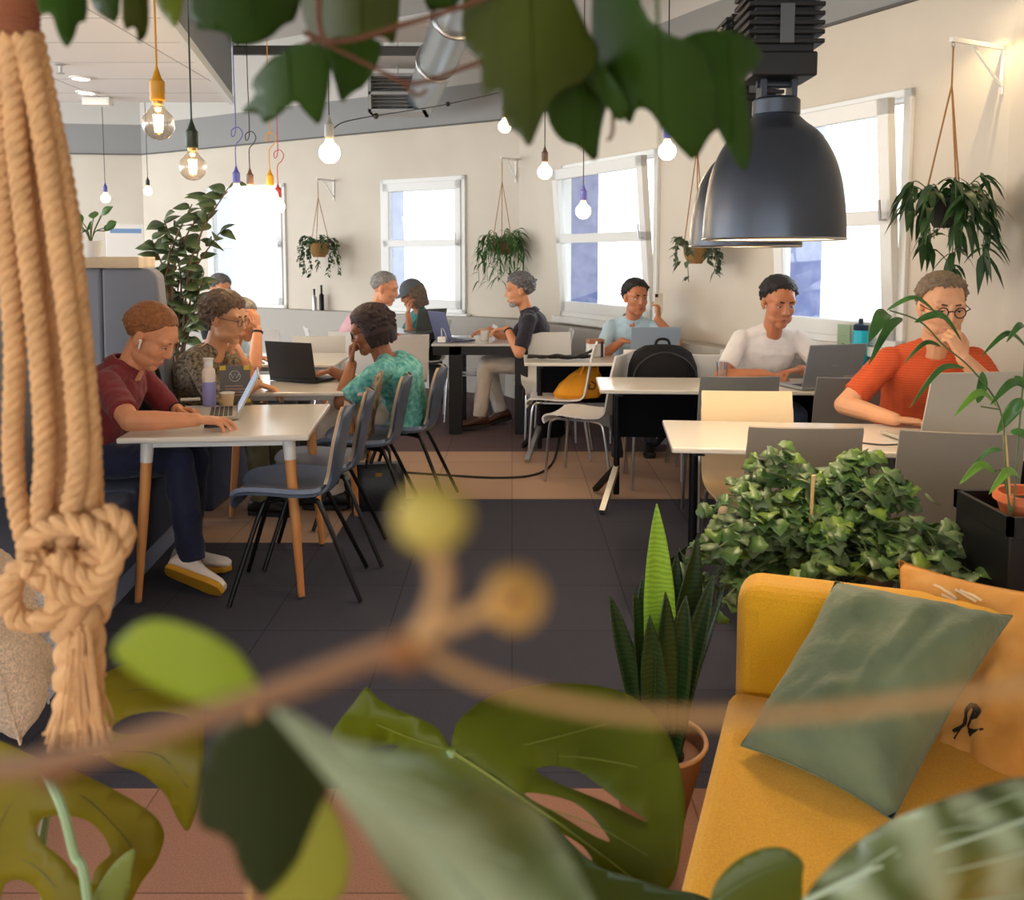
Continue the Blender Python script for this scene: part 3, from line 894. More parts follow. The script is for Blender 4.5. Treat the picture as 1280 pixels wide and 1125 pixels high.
def person(label, pel, hd, f, head_yaw=0, head_pitch=0, head_roll=0, s=1.05, hs=1.1, skin=SK_fair, sh_yaw=0, bow=.05,
           R=None, L=None, feet=None, knees=None, shirt=None, sleeve=.85, collar=None, undershirt=None, trousers=None, shoes=None, hair=None, female=False,
           glasses=None, watch=None, shoe_dirs=None, shoe_rolls=None, vox=.006, brows=(60, 40, 28), beard=None, eyes_open=True, extra=None, shirt_folds=(.07, .016), legs=True, wide=1.0):
    """R / L: dict(w=wrist point, d=finger direction, n=back-of-hand normal, curl=, pole=)"""
    root_o = V((pel[0], pel[1], 0))
    P = V(pel); HD = V(hd)
    f = V((f[0], f[1], 0)).normalized(); r = V((f.y, -f.x, 0)); up = V((0, 0, 1))
    # head frame
    Mh = Matrix.Rotation(head_yaw, 3, 'Z') @ Matrix((r, f, up)).transposed() @ Matrix.Rotation(head_pitch, 3, 'X') @ Matrix.Rotation(head_roll, 3, 'Y')
    def hp(x, y, z): return HD + Mh @ (V((x, y, z)) * hs)
    nb = hp(0, -.045, -.10) + V((0, 0, -.075)) * s - f * .012       # base of neck
    sd = (nb - P).normalized()
    body = MB()
    # torso loft along a bowed spine
    mid = (P + nb) / 2 - (f - sd * f.dot(sd)).normalized() * bow
    def spine(t): return P * (1 - t) ** 2 + mid * 2 * t * (1 - t) + nb * t * t
    def stang(t): return ((mid - P) * (1 - t) + (nb - mid) * t).normalized()
    shr = rotv(r, up, sh_yaw)
    st = [(-.14, .12, .09), (-.06, .165, .115), (.06, .170, .12), (.25, .155, .112), (.45, .152, .108), (.65, .168, .118), (.80, .172, .112), (.90, .135, .088), (.97, .08, .066), (1.03, .058, .056)]
    if female: st = [(t, w * (.93 if t > .2 else 1.02), d * (1.10 if .5 < t < .8 else .95)) for t, w, d in st]
    st = [(t, w * wide, d * wide) for t, w, d in st]
    def torso(mb, grow, t0, t1, n=20):
        rg = []
        for t, w, d in st:
            if t < t0 or t > t1: continue
            c = spine(max(t, 0)) + (stang(0) * (t * (nb - P).length) if t < 0 else V((0, 0, 0)))
            tg = stang(min(max(t, 0), 1)); rr = (r.lerp(shr, min(1, max(0, t)))).normalized(); ff = tg.cross(rr) * -1
            rr = (rr - tg * rr.dot(tg)).normalized()
            rg.append([c + rr * math.copysign(abs(math.cos(a)) ** .85, math.cos(a)) * (w * s + grow) + ff * math.copysign(abs(math.sin(a)) ** .85, math.sin(a)) * (d * s + grow) for a in [2 * PI * k / n for k in range(n)]])
        mb.rings(rg)
    torso(body, -.004, -.2, 1.1)
    body.capsule(nb - V((0, 0, .03)), hp(0, -.02, -.05), .060 * s, .057 * s, 14)
    # head
    for sx in (-1, 1):
        body.capsule(nb + V((0, 0, .01)), spine(.86) + shr * sx * .13 * s, .048 * s, .046 * s, 12)
    E = lambda c, rad: body.ell(hp(*c), [q * hs for q in rad], Mh, 18, 12)
    E((0, -.018, .035), (.077, .098, .088)); E((0, .018, -.026), (.067, .072, .090)); E((0, .058, -.096), (.032, .026, .024))
    E((-.030, .022, -.070), (.034, .052, .036)); E((.030, .022, -.070), (.034, .052, .036)); E((0, .05, .03), (.058, .036, .05))
    body.capsule(hp(0, .082, .020), hp(0, .098, -.025), .0098 * hs, .0112 * hs, 10)
    E((-.011, .088, -.029), (.008, .011, .007)); E((.011, .088, -.029), (.008, .011, .007))
    body.capsule(hp(-.040, .070, .028), hp(.040, .070, .028), .015 * hs, .015 * hs, 10)
    E((-.034, .043, -.024), (.031, .036, .036)); E((.034, .043, -.024), (.031, .036, .036))
    E((0, .060, -.066), (.032, .030, .024))
    for sx in (-1, 1):
        E((sx * .079, -.012, -.004), (.010, .018, .031)); E((sx * .077, -.004, -.028), (.008, .010, .012))
    # arms
    shc = spine(.86); hw = .172 * s * (0.93 if female else 1) * wide
    armj = {}
    for side, A in (('R', R), ('L', L)):
        sx = 1 if side == 'R' else -1
        S = shc + shr * sx * hw + f * .015
        if A is None:
            A = dict(w=P + r * sx * .16 + f * .28 + V((0, 0, .08)), d=f - up * .2, n=up, curl=.35)
        w = V(A['w']); pole = V(A.get('pole', r * sx * .5 - up * .8 - f * .5))
        el = ik(S, w, .29 * s, .255 * s, pole)
        body.capsule(S, el, .053 * s * wide, .042 * s, 14)
        body.capsule(el, el.lerp(w, .35), .043 * s, .042 * s, 12); body.capsule(el.lerp(w, .35), w, .042 * s, .028 * s, 12)
        hand(body, w, A['d'], A['n'], side == 'R', A.get('curl', .4), s * 1.04, A.get('spread', 1), A.get('thumb', .5))
        armj[side] = (S, el, w)
    # legs
    legj = []
    if legs:
        for k, sx in enumerate((1, -1)):
            hip = P + r * sx * .09 * s
            ft = V(feet[k]) if feet else V((P.x, P.y, 0)) + f * .46 * s + r * sx * .12 + V((0, 0, .09))
            kp = V(knees[k]) if knees else f * .6 + up * .9 + r * sx * .1
            kn = ik(hip, ft, .44 * s, .43 * s, kp)
            body.capsule(hip, kn, .075 * s, .054 * s, 14); body.capsule(kn, kn.lerp(ft, .35), .054 * s, .055 * s, 12); body.capsule(kn.lerp(ft, .35), ft, .053 * s, .037 * s, 12)
            legj.append((hip, kn, ft))
    Mi = Matrix.Translation(-root_o)
    def fin(mb, name, m, parent=None, vx=None, it=3, disp=None, **kw):
        mb.xf(Mi); o = mb.build(name, m, parent, **kw)
        if vx: remesh(o, vx, it, disp)
        return o
    root = fin(body, 'person', skin, None, vox, 3)
    root.location = root_o
    tag(root, label, 'person')
    # shirt
    if shirt:
        sm, low = shirt, -.16
        mb = MB(); torso(mb, .012, -.2, .975)
        for sx in (-1, 1):
            mb.capsule(nb - V((0, 0, .006)) + shr * sx * .035, spine(.86) + shr * sx * .14 * s, .050 * s, .056 * s, 12)
        for S, el, w in (armj['R'], armj['L']):
            e2 = S.lerp(el, min(sleeve, 1))
            mb.ell(S, (.060 * s * wide,) * 3, None, 14, 10)
            mb.tube([S, S.lerp(e2, .5), e2], [.060 * s * wide, .060 * s * wide, (.059 if sleeve < .9 else .053) * s], 16)
            if sleeve > 1:
                e3 = el.lerp(w, sleeve - 1); mb.capsule(S.lerp(el, .8), el, .056 * s, .054 * s); mb.tube([el, e3], [.054 * s, .043 * s], 14)
        so = fin(mb, 'shirt', sm, root, .0075 if vox < .006 else .009, 4, shirt_folds)
        if collar:
            tg = stang(1); c = spine(.985)
            cm = MB(); Mc = Matrix((r, -tg.cross(r), tg)).transposed()
            rg = []
            for q, (rad, hh) in enumerate(((.084, -.030), (.078, .01), (.071, .044), (.079, .042), (.098, -.030))):
                rg.append([c + Mc @ V((math.cos(a) * rad * s, math.sin(a) * rad * .92 * s + .012, hh * s * (1 - .5 * max(0, math.sin(a))))) for a in [2 * PI * k / 20 for k in range(20)]])
            fin(cm.rings(rg, False), 'collar', collar, root)
    if trousers and legs:
        mb = MB(); torso(mb, .010, -.2, .12)
        for hip, kn, ft in legj:
            mb.capsule(hip, kn, .085 * s, .068 * s, 16); mb.tube([kn, kn.lerp(ft, .3), ft - V((0, 0, .0))], [.068 * s, .066 * s, .055 * s], 16); mb.ell(kn, (.069 * s,) * 3)
        fin(mb, 'trousers', trousers, root, .0085 if vox < .006 else .010, 4, (.09, .022))
    if shoes and legs:
        for k, (hip, kn, ft) in enumerate(legj):
            fd = V(shoe_dirs[k]) if shoe_dirs else f
            make_shoe(ft, fd, shoes, root, Mi, s, shoe_rolls[k] if shoe_rolls else 0)
    # face pieces
    op = .0050 if head_pitch > -.19 else .0028
    for sx in (-1, 1):
        mb = MB()
        mb.cur = 0; mb.ell(hp(sx * .031, .0765, .004), [.0130 * hs, .0075 * hs, op * hs], Mh, 12, 8)
        mb.cur = 1; mb.ell(hp(sx * .031, .0825, .004), [.0058 * hs, .0030 * hs, op * hs * .98], Mh, 10, 6)
        mb.cur = 1; mb.tube([hp(sx * .017, .079, .004 + op * .7), hp(sx * .031, .0842, .0045 + op), hp(sx * .046, .074, .004 + op * .6)], .0014 * hs, 6)
        fin(mb, 'eye', [M_eye, M_iris], root)
    for sx in (-1, 1):
        mb = MB()
        mb.tube([hp(sx * .014, .0835, .0275), hp(sx * .031, .0835, .0305), hp(sx * .049, .0705, .025)], [.0036 * hs, .0042 * hs, .0022 * hs], 8)
        fin(mb, 'eyebrow', mat('brow_%d_%d' % (brows[0], brows[1]), brows, .8), root)
    lipm = mat('lips_' + skin.name, tuple(int(c * k) for c, k in zip({'skin_fair': (206, 130, 112), 'skin_ruddy': (200, 118, 104), 'skin_tan': (160, 92, 72), 'skin_brown': (116, 64, 52)}[skin.name], (.95, .88, .88))), .4)
    mb = MB(); mb.tube([hp(-.022, .080, -.064), hp(0, .0905, -.061), hp(.022, .080, -.064)], [.002 * hs, .0040 * hs, .002 * hs], 8)
    mb.tube([hp(-.019, .080, -.068), hp(0, .0895, -.070), hp(.019, .080, -.068)], [.002 * hs, .0046 * hs, .002 * hs], 8)
    fin(mb, 'lips', lipm, root)
    # hair
    if hair:
        h = dict(kind='short', zf=.082, zt=.045, zs=.035, zb=-.05, th=.013, rnd=.5, n=420); h.update(hair)
        rnd = random.Random(sum(map(ord, label)))
        mb = MB(); C0 = V((0, -.018, .035)); RR = V((.078, .099, .089)); n = h['n']
        for i in range(n):
            z = 1 - 2 * (i + .5) / n; a = i * 2.39996; q = math.sqrt(1 - z * z)
            u = V((q * math.cos(a), q * math.sin(a), z)); p = C0 + V((u.x * RR.x, u.y * RR.y, u.z * RR.z))
            ys = [(-.14, h['zb']), (-.06, h['zb'] + .01), (-.025, min(h['zs'], h['zb'] + .06)), (.005, h['zs']), (.035, h['zt']), (.06, h['zf']), (.12, h['zf'] + .004)]
            for (ya, za), (yb, zb) in zip(ys, ys[1:]):
                if ya <= p.y <= yb:
                    lim = za + (zb - za) * (p.y - ya) / (yb - ya)
            if p.z < lim - .004 * rnd.random(): continue
            k = rnd.random(); tp = min(1, max(.38, (p.z - lim) / .035)); hth = h['th'] * tp
            flow = V((0, -.5, 0)) + V((u.x, u.y, 0)) * .6 + V((0, 0, -.4)) + V((rnd.uniform(-1, 1), rnd.uniform(-1, 1), rnd.uniform(-.3, .6))) * h['rnd']
            flow = flow - u * flow.dot(u) * .8
            if p.y > .02 and p.z > .05: flow = V((rnd.uniform(-.5, .5) * h['rnd'] + .25, -.7, .35)) - u * .1
            if p.z < .055 and h['kind'] != 'bob': hth *= .72
            if h['kind'] == 'up': flow = u * .5 + V((rnd.uniform(-.5, .5), .5, .3))
            ln = h.get('len', .018) * (.7 + .6 * k)
            p = p + u * hth * .25
            q2 = p + flow.normalized() * ln * tp + u * hth * (.5 if h['kind'] != 'bob' else .2)
            mb.capsule(hp(*p), hp(*q2), max(.006, hth * 1.05) * hs, max(.0045, hth * .62) * hs, 7, 2)
        if h['kind'] == 'bob':
            for i in range(70):
                a = PI * (.02 + i / 70 * .96 * 1) + PI  # round the back
                a = math.pi * 1.0 + (i / 69) * math.pi
                a0 = -.35 + (i / 69) * (PI + .7) + PI
                x, y = math.cos(a0) * .084, math.sin(a0) * .10 - .02
                if y > .035: continue
                zz = h.get('drop', -.085) + rnd.uniform(-.012, .012)
                mb.capsule(hp(x * .95, y, .05), hp(x * 1.06, y * 1.02, -.02), .017 * hs, .020 * hs, 7, 2); mb.capsule(hp(x * 1.06, y * 1.02, -.02), hp(x * .98 + rnd.uniform(-.006, .006), y * .96, zz), .020 * hs, .010 * hs, 7, 2)
        fin(mb, 'hair', h['m'], root, .0042 if vox < .006 else .006, 1 if h['kind'] == 'bob' else 3)
    if beard:
        mb = MB()
        for i in range(160):
            a = (i / 159 - .5) * 2.4; 
            for zz in (-.075, -.095, -.108):
                p = V((math.sin(a) * .064, .020 + math.cos(a) * .062, zz))
                if abs(a) < .35 and zz > -.08: continue
                mb.ell(hp(*p), [.006 * hs] * 3, None, 6, 4)
        fin(mb, 'beard', beard, root, .006, 2)
    if glasses:
        mb = MB()
        for sx in (-1, 1):
            Mg = Mh @ Matrix(((1, 0, 0), (0, 0, 1), (0, -1, 0)))
            mb.torus(hp(sx * .031, .094, .002), .0195 * hs, .0021 * hs, Mg, 20, 6)
            mb.tube([hp(sx * .051, .092, .008), hp(sx * .076, .066, .010), hp(sx * .083, -.005, .010)], .0020 * hs, 6)
        mb.tube([hp(-.012, .095, .006), hp(0, .099, .009), hp(.012, .095, .006)], .0020 * hs, 6)
        fin(mb, 'glasses', glasses, root)
    if watch:
        S, el, w = armj[watch[0]]; d = (w - el).normalized(); c = w - d * .02
        u, v = basis(d); mb = MB(); mb.torus(c, .031 * s, .007, Matrix((u, v, d)).transposed(), 20, 8); fin(mb, watch[1], watch[2], root)
    if extra: extra(root, hp, Mh, armj, legj, fin)
    return root

def make_shoe(ft, fd, m, root, Mi, s, roll=0):
    fd = V(fd).normalized(); side = rotv(fd.cross(V((0, 0, 1))).normalized(), fd, roll); upv = side.cross(fd)
    up_m, sole_m = m
    mb = MB(); rg = []
    base = ft - upv * .085 * s
    for y, w, zt in ((-.075, .026, .05), (-.06, .036, .085), (-.02, .038, .10), (.03, .037, .085), (.08, .041, .062), (.13, .044, .05), (.17, .038, .042), (.192, .02, .032)):
        ring = []
        for k in range(14):
            a = 2 * PI * k / 14
            ring.append(base + fd * y * s + side * math.cos(a) * w * s + upv * (max(0.0, .5 + .5 * math.sin(a)) ** .8 * zt * s + .012))
        rg.append(ring)
    mb.rings(rg)
    mb.xf(Mi); o = mb.build('shoe', up_m, root)
    mb = MB(); out = [(-.08, 0), (-.07, .034), (-.02, .040), (.06, .043), (.13, .048), (.18, .040), (.2, 0)]
    poly = [(y, x) for y, x in out] + [(y, -x) for y, x in out[-2:0:-1]]
    M4 = Matrix(((fd.x, side.x, upv.x, base.x), (fd.y, side.y, upv.y, base.y), (fd.z, side.z, upv.z, base.z), (0, 0, 0, 1)))
    mb.prism([(a * s, b * s) for a, b in poly], -.004, .022, M4); mb.xf(Mi)
    mb.build('sole', sole_m, o, smooth=False, bevel=.004)

def cloth(name, rgb, var=None, **k): return mat(name, rgb, .88, var=var or (4, .10), bump=(26, .25, .012), sheen=.15, **k)
C_maroon = cloth('polo_maroon', (122, 36, 40))
C_jeans = cloth('jeans_dark', (24, 32, 62), (120, .2))
C_camo = mat('blouse_print', (74, 66, 56), .9, var=(60, (34, 31, 28), (172, 156, 132)), bump=(26, .25, .012))
C_teal = mat('blouse_teal', (76, 170, 164), .9, var=(34, (48, 142, 140), (146, 214, 206)), bump=(40, .5, .012))
C_cream = cloth('trousers_cream', (212, 200, 186))
C_navyp = cloth('polo_navy', (44, 38, 50), (30, .25))
C_pink = cloth('shirt_pink', (214, 168, 176))
C_teal2 = cloth('tee_teal', (40, 124, 122))
C_blue = cloth('shirt_blue', (176, 202, 216))
C_white = cloth('tee_white', (232, 228, 226))
C_orange = mat('tee_orange', (204, 78, 34), .9, wave=(26, (214, 96, 52), 'Z', 1.2), bump=(26, .25, .012))
C_olive = cloth('trousers_olive', (96, 92, 66)); C_dark = cloth('trousers_dark', (36, 38, 46)); C_denim = cloth('denim_blue', (70, 84, 112))
S_white = (mat('sneaker_white', (236, 228, 222), .5), mat('sole_gum', (206, 150, 36), .6))
S_brown = (mat('shoe_brown', (84, 52, 34), .45), mat('sole_dark', (44, 32, 26), .6))
S_black = (mat('shoe_black', (28, 27, 28), .45), mat('sole_black', (22, 22, 22), .6))
H_ginger = hair_mat('hair_ginger', (120, 70, 34), (164, 104, 54)); H_grey = hair_mat('hair_grey', (110, 106, 104), (164, 160, 156))
H_brown = hair_mat('hair_brown', (74, 56, 42), (122, 98, 76)); H_black = hair_mat('hair_black', (14, 12, 13), (34, 29, 28)); H_plum = hair_mat('hair_plum', (26, 13, 14), (52, 26, 26))
H_saltdark = hair_mat('hair_saltpepper', (64, 62, 62), (128, 126, 126)); H_fawn = hair_mat('hair_fawn', (104, 86, 68), (142, 122, 98))
UPV = V((0, 0, 1))

# --- man in the maroon polo, front left
ZTAB = .745
rw = onz(246, 525, ZTAB + .045); lw = onz(222, 512, ZTAB + .03)
def earbud(root, hp, Mh, armj, legj, fin):
    m = MB(); m.ell(hp(.088, .006, -.006), (.008, .008, .008)); m.capsule(hp(.089, .008, -.008), hp(.088, .016, -.034), .0045, .004, 8)
    fin(m, 'earbud', M_white, root)
person('person in a maroon polo with ginger hair and white earbud at the front left table', (-1.985, 4.22, .555), at(190, 421, 4.16), (1, .02, 0), head_pitch=-.62, head_yaw=-.14,
       R=dict(w=rw, d=(1, .06, -.04), n=(0, -.12, 1), curl=[.48, .44, .52, .6], pole=(-.2, -1, -.4), spread=1.2),
       L=dict(w=lw, d=(.95, -.28, -.02), n=(-.05, .35, 1), curl=1.0, pole=(-.2, .9, -.5)),
       feet=[(-1.45, 3.96, .13), (-1.55, 4.18, .105)], knees=[(1, 0, 1.6), (1, 0, 1.6)], shoe_dirs=[(.95, -.18, -.30), (1, -.05, .0)], shoe_rolls=[-.95, 0],
       shirt=C_maroon, sleeve=.78, collar=C_maroon, trousers=C_jeans, shoes=S_white, hair=dict(m=H_ginger, zf=.096, zt=.078, zs=.034, zb=-.045, th=.0075, kind='short', rnd=.25, n=760, len=.016),
       watch=('L', 'watch', M_black), vox=.0042, skin=SK_pink, brows=(130, 84, 48), s=1.06, hs=1.2, bow=.075, extra=earbud)
# --- woman in the patterned blouse
e = onz(285, 500, ZTAB + .03)
person('person in a dark patterned blouse with short brown hair, chin resting on one hand', (-1.93, 5.32, .56), at(283, 398, 5.12), (1, -.12, 0), head_pitch=-.22, head_yaw=-.12,
       R=dict(w=at(322, 480, 5.05), d=(.8, .2, -.3), n=(0, 0, 1), curl=.5, pole=(-.1, -.8, -.7)),
       L=dict(w=at(305, 452, 5.2), d=(-.35, -.15, .9), n=(.9, 0, .3), curl=1.3, pole=(.4, .5, -1)),
       shirt=C_camo, sleeve=1.55, trousers=C_olive, shoes=S_black, hair=dict(m=H_brown, zf=.066, zt=.04, zs=.0, zb=-.085, th=.016, rnd=.8, n=480, len=.026), glasses=mat('glasses_thin', (120, 110, 104), .3, .6),
       female=True, vox=.005, skin=SK_fair, s=1.05, hs=1.18, bow=.07)
# --- man with raised arm and watch
person('person with grey hair leaning the head on a raised hand with black watch', (-2.02, 6.42, .56), at(303, 400, 6.15), (1, -.1, 0), head_pitch=-.28, head_yaw=-.1,
       R=dict(w=at(322, 412, 6.02), d=(-.12, .1, 1), n=(1, -.3, .1), curl=.8, pole=(.3, -.6, -1)),
       L=dict(w=at(318, 446, 6.2), d=(.9, -.2, -.1), n=(0, 0, 1), curl=.6),
       shirt=C_blue, sleeve=.8, trousers=C_dark, shoes=S_black, hair=dict(m=H_grey, zf=.085, zt=.06, zs=.02, zb=-.06, th=.012), watch=('R', 'watch', M_black), skin=SK_pink, s=1.04, hs=1.14)
# --- head further back by the window
person('person farthest left, only a grey-haired head showing before the window', (-2.7, 8.7, .56), at(276, 362, 8.5), (.7, -.6, 0), head_pitch=-.2,
       shirt=C_dark, sleeve=.8, trousers=C_dark, shoes=S_black, hair=dict(m=H_saltdark, zf=.07, zs=.02, th=.013), skin=SK_pink, s=1.0, hs=1.12, vox=.008)
# --- woman in the teal blouse
person('person in a teal patterned blouse with dark hair, using the black laptop', (-.66, 5.42, .55), at(462, 413, 5.30), (-1, .06, 0), head_pitch=-.30, head_yaw=.18,
       L=dict(w=at(440, 455, 5.24), d=(-.1, .05, 1), n=(-1, -.2, .2), curl=1.35, pole=(-.5, -.7, -1)),
       R=dict(w=at(415, 464, 5.45), d=(-1, .12, -.15), n=(0, .1, 1), curl=.45, pole=(.1, .8, -.7)),
       shirt=C_teal, sleeve=.86, trousers=C_cream, shoes=S_black, hair=dict(m=H_plum, kind='bob', zf=.06, zt=.03, zs=-.005, zb=-.09, th=.017, rnd=1.1, n=420, len=.03, drop=-.075),
       glasses=M_black, female=True, skin=SK_brown, s=1.05, hs=1.14, vox=.0048, bow=.09, wide=1.10, brows=(26, 16, 14), feet=[(-1.08, 5.55, .1), (-1.05, 5.25, .1)])
# --- man in the pink shirt
person('person in a pink shirt with cropped grey hair bending forward before the far middle window', (-1.62, 8.25, .56), at(482, 361, 8.05), (.9, .1, 0), head_pitch=-.28, head_yaw=-.25,
       R=dict(w=(-1.15, 8.05, .80), d=(.9, .2, -.1), n=(0, 0, 1), curl=.4), L=dict(w=(-1.2, 8.45, .80), d=(.9, .1, -.1), n=(0, 0, 1), curl=.4),
       shirt=C_pink, sleeve=1.5, trousers=C_dark, shoes=S_black, hair=dict(m=H_grey, zf=.085, zt=.07, zs=.03, zb=-.03, th=.008, n=520, len=.012), skin=SK_pink, s=1.02, hs=1.18, vox=.006, bow=.08)
# --- woman in the cap
def cap(root, hp, Mh, armj, legj, fin):
    m = MB(); rg = []
    for t in (0, .35, .7, 1.0, 1.25, 1.45):
        rg.append([hp(math.cos(a) * .092 * math.cos(t), -.018 + math.sin(a) * .113 * math.cos(t), .035 + .105 * math.sin(t)) for a in [2 * PI * k / 20 for k in range(20)]])
    fin(m.rings(rg), 'cap', mat('cap_grey', (92, 96, 98), .9), root)
    m = MB(); top = []; bot = []
    for k in range(11):
        a = PI * .15 + PI * .7 * k / 10
        for q in (1.0, 1.55):
            top.append(hp(math.cos(a) * .088 * (1 if q == 1 else 1.0), -.018 + math.sin(a) * .108 * q, .040 - (q - 1) * .035))
            bot.append(hp(math.cos(a) * .088, -.018 + math.sin(a) * .108 * q, .033 - (q - 1) * .035))
    fs = []
    for k in range(10):
        i = 2 * k; fs += [(i, i + 1, i + 3, i + 2), (22 + i, 22 + i + 2, 22 + i + 3, 22 + i + 1), (i + 1, 23 + i, 25 + i, i + 3), (i, i + 2, 24 + i, 22 + i)]
    fs += [(0, 22, 23, 1), (20, 21, 43, 42)]
    fin(m.add(top + bot, fs), 'cap_peak', mat('cap_grey', (92, 96, 98), .9), root)
person('person in a grey cap and teal top resting the face on one hand', (-.98, 9.15, .56), at(514, 368, 8.95), (-.95, -.35, 0), head_pitch=-.35,
       L=dict(w=at(510, 392, 8.78), d=(.05, .1, 1), n=(-1, -.3, .1), curl=.7, pole=(0, -.6, -1)),
       R=dict(w=(-1.3, 9.1, .81), d=(-.8, .1, -.1), n=(0, 0, 1), curl=.5),
       shirt=C_teal2, sleeve=.7, trousers=C_denim, shoes=S_black, hair=dict(m=H_brown, kind='bob', zf=.3, zt=.3, zs=.3, zb=.3, th=.014, drop=-.12), female=True, skin=SK_tan, s=1.0, hs=1.12, vox=.006, extra=cap)
# --- man in the dark polo with cream trousers
person('person in a dark polo and cream trousers sitting at the black-legged table', (.24, 7.86, .56), at(648, 363, 7.75), (-1, .02, 0), head_pitch=-.16, head_yaw=.12,
       L=dict(w=at(634, 411, 7.62), d=(-1, .15, -.08), n=(0, 0, 1), curl=.6, pole=(.3, -.6, -.8)),
       R=dict(w=at(612, 412, 7.95), d=(-1, -.1, -.08), n=(0, 0, 1), curl=.5, pole=(.3, .6, -.8)),
       feet=[(-.10, 8.0, .12), (-.28, 7.72, .12)], knees=[(-1, 0, 1.5), (-1, 0, 1.5)], shoe_dirs=[(-.9, -.2, -.25), (-1, -.2, -.1)],
       shirt=C_navyp, sleeve=.85, collar=C_navyp, trousers=C_cream, shoes=S_brown, hair=dict(m=H_saltdark, zf=.075, zt=.05, zs=.015, zb=-.06, th=.016, rnd=1.2, n=460, len=.02), watch=('L', 'watch', M_black), skin=SK_pink, s=1.06, hs=1.16, vox=.0055, beard=H_grey)
# --- man in the pale blue shirt with a phone
bh = at(826, 392, 6.78)
def phone(root, hp, Mh, armj, legj, fin): pass
person('person in a pale blue collared shirt holding up a phone behind a silver laptop', (.99, 7.26, .56), at(795, 372, 7.02), (-.12, -1, 0), head_pitch=-.12, head_yaw=.42,
       R=dict(w=at(778, 426, 6.86), d=(.9, -.3, -.1), n=(0, 0, 1), curl=.5, pole=(-.6, .1, -.8)),
       L=dict(w=at(822, 399, 6.80), d=(.12, -.05, 1), n=(.75, -.5, .1), curl=[.75, .85, .9, .95], pole=(.8, .1, -.9), thumb=.9),
       shirt=C_blue, sleeve=.82, collar=C_blue, trousers=C_dark, shoes=S_black, hair=dict(m=H_black, zf=.086, zt=.06, zs=.025, zb=-.05, th=.014), skin=SK_tan, s=1.0, hs=1.12, vox=.0052, brows=(28, 20, 16))
# --- man in the white t-shirt
person('person in a white t-shirt with short black hair looking down at the grey laptop', (1.60, 5.86, .56), at(974, 378, 5.56), (-.02, -1, 0), head_pitch=-.30, head_yaw=.16,
       R=dict(w=at(955, 467, 5.42), d=(.9, -.25, -.1), n=(0, .1, 1), curl=.5, pole=(-.9, .1, -.5)),
       L=dict(w=at(1000, 462, 5.42), d=(-.9, -.25, -.1), n=(0, .1, 1), curl=.5, pole=(.9, .1, -.5)),
       shirt=C_white, sleeve=.72, trousers=C_denim, shoes=S_black, hair=dict(m=H_black, zf=.092, zt=.068, zs=.03, zb=-.05, th=.014, n=480, len=.016), skin=SK_tan, s=1.05, hs=1.22, vox=.0048, brows=(22, 16, 14))
# --- man in the orange t-shirt
person('person in an orange t-shirt with round dark glasses, hand over mouth', (2.02, 4.46, .56), at(1178, 384, 4.14), (-.12, -1, 0), head_pitch=-.20, head_yaw=.02,
       R=dict(w=at(1118, 524, 3.98), d=(.95, -.15, -.06), n=(0, .1, 1), curl=.4, pole=(-.9, .2, -.6)),
       L=dict(w=at(1204, 448, 3.92), d=(-.35, .1, .9), n=(.25, -.95, .2), curl=[1.2, 1.25, 1.3, 1.35], pole=(.8, -.1, -.9), thumb=.9),
       shirt=C_orange, sleeve=.78, trousers=C_dark, shoes=S_black, hair=dict(m=H_fawn, zf=.094, zt=.082, zs=.03, zb=-.05, th=.011, n=520), glasses=M_black, skin=SK_fair, s=1.1, hs=1.22, vox=.0042, brows=(110, 86, 64), shirt_folds=(.09, .018))
# ------------------------------------------------------------------ laptops and things on the tables
M_lapsilver = mat('laptop_silver', (190, 184, 172), .35, .15)
M_lapgrey = mat('laptop_grey', (150, 154, 160), .38, .1)
M_lapblue = mat('laptop_bluegrey', (150, 166, 186), .4, .1)
M_lapblack = mat('laptop_black', (30, 27, 25), .5)
M_laproyal = mat('laptop_slate', (92, 98, 126), .45, .1)
M_keys = mat('keys_dark', (40, 40, 42), .6)
M_screen = mat('screen_face', (60, 70, 86), .15, emit=((190, 205, 225), .5))
M_logo = mat('logo_light', (214, 216, 218), .3, .3); M_logod = mat('logo_dark', (60, 64, 72), .4)
def laptop(label, p, user, w, d, h, m, ang=108, logo=None, logom=None, z=None):
    """user: direction from laptop to its user; screen hinge on the far side"""
    t = thing('laptop', label, 'laptop', p, yaw_of((-user[0], -user[1])), 'open laptops')
    MB().box((-w / 2, -d / 2, .002), (w / 2, d / 2, .018)).build('base', m, t, smooth=False, bevel=.004)
    k = MB()
    for r in range(5):
        for c in range(13): k.box((-w * .44 + c * w * .068, d * .36 - r * .021 - .017, .018), (-w * .44 + c * w * .068 + w * .058, d * .36 - r * .021, .0205))
    k.build('keyboard', M_keys, t, smooth=False)
    MB().box((-w * .15, -d * .42, .018), (w * .15, -d * .1, .0188)).build('touchpad', m, t, smooth=False)
    a = math.radians(ang - 90)
    S = Matrix.Translation((0, d / 2 - .006, .018)) @ Matrix.Rotation(-a, 4, 'X')
    lid = MB().box((-w / 2, -.004, 0), (w / 2, .004, h), S).build('lid', m, t, smooth=False, bevel=.003)
    MB().box((-w / 2 + .008, -.0052, .012), (w / 2 - .008, -.004, h - .01), S).build('screen', M_screen, lid, smooth=False)
    if logo:
        lg = MB()
        for seg in logo: lg.bar(S @ V((seg[0], .0046, h * .5 + seg[1])), S @ V((seg[2], .0046, h * .5 + seg[3])), .006 if len(seg) < 5 else seg[4], .0014)
        lg.build('logo', logom or M_logo, lid, smooth=False)
    return t
ZT_ = .742
slash = [(-.012, -.018, .0, .012), (.0, -.02, .012, .016)]
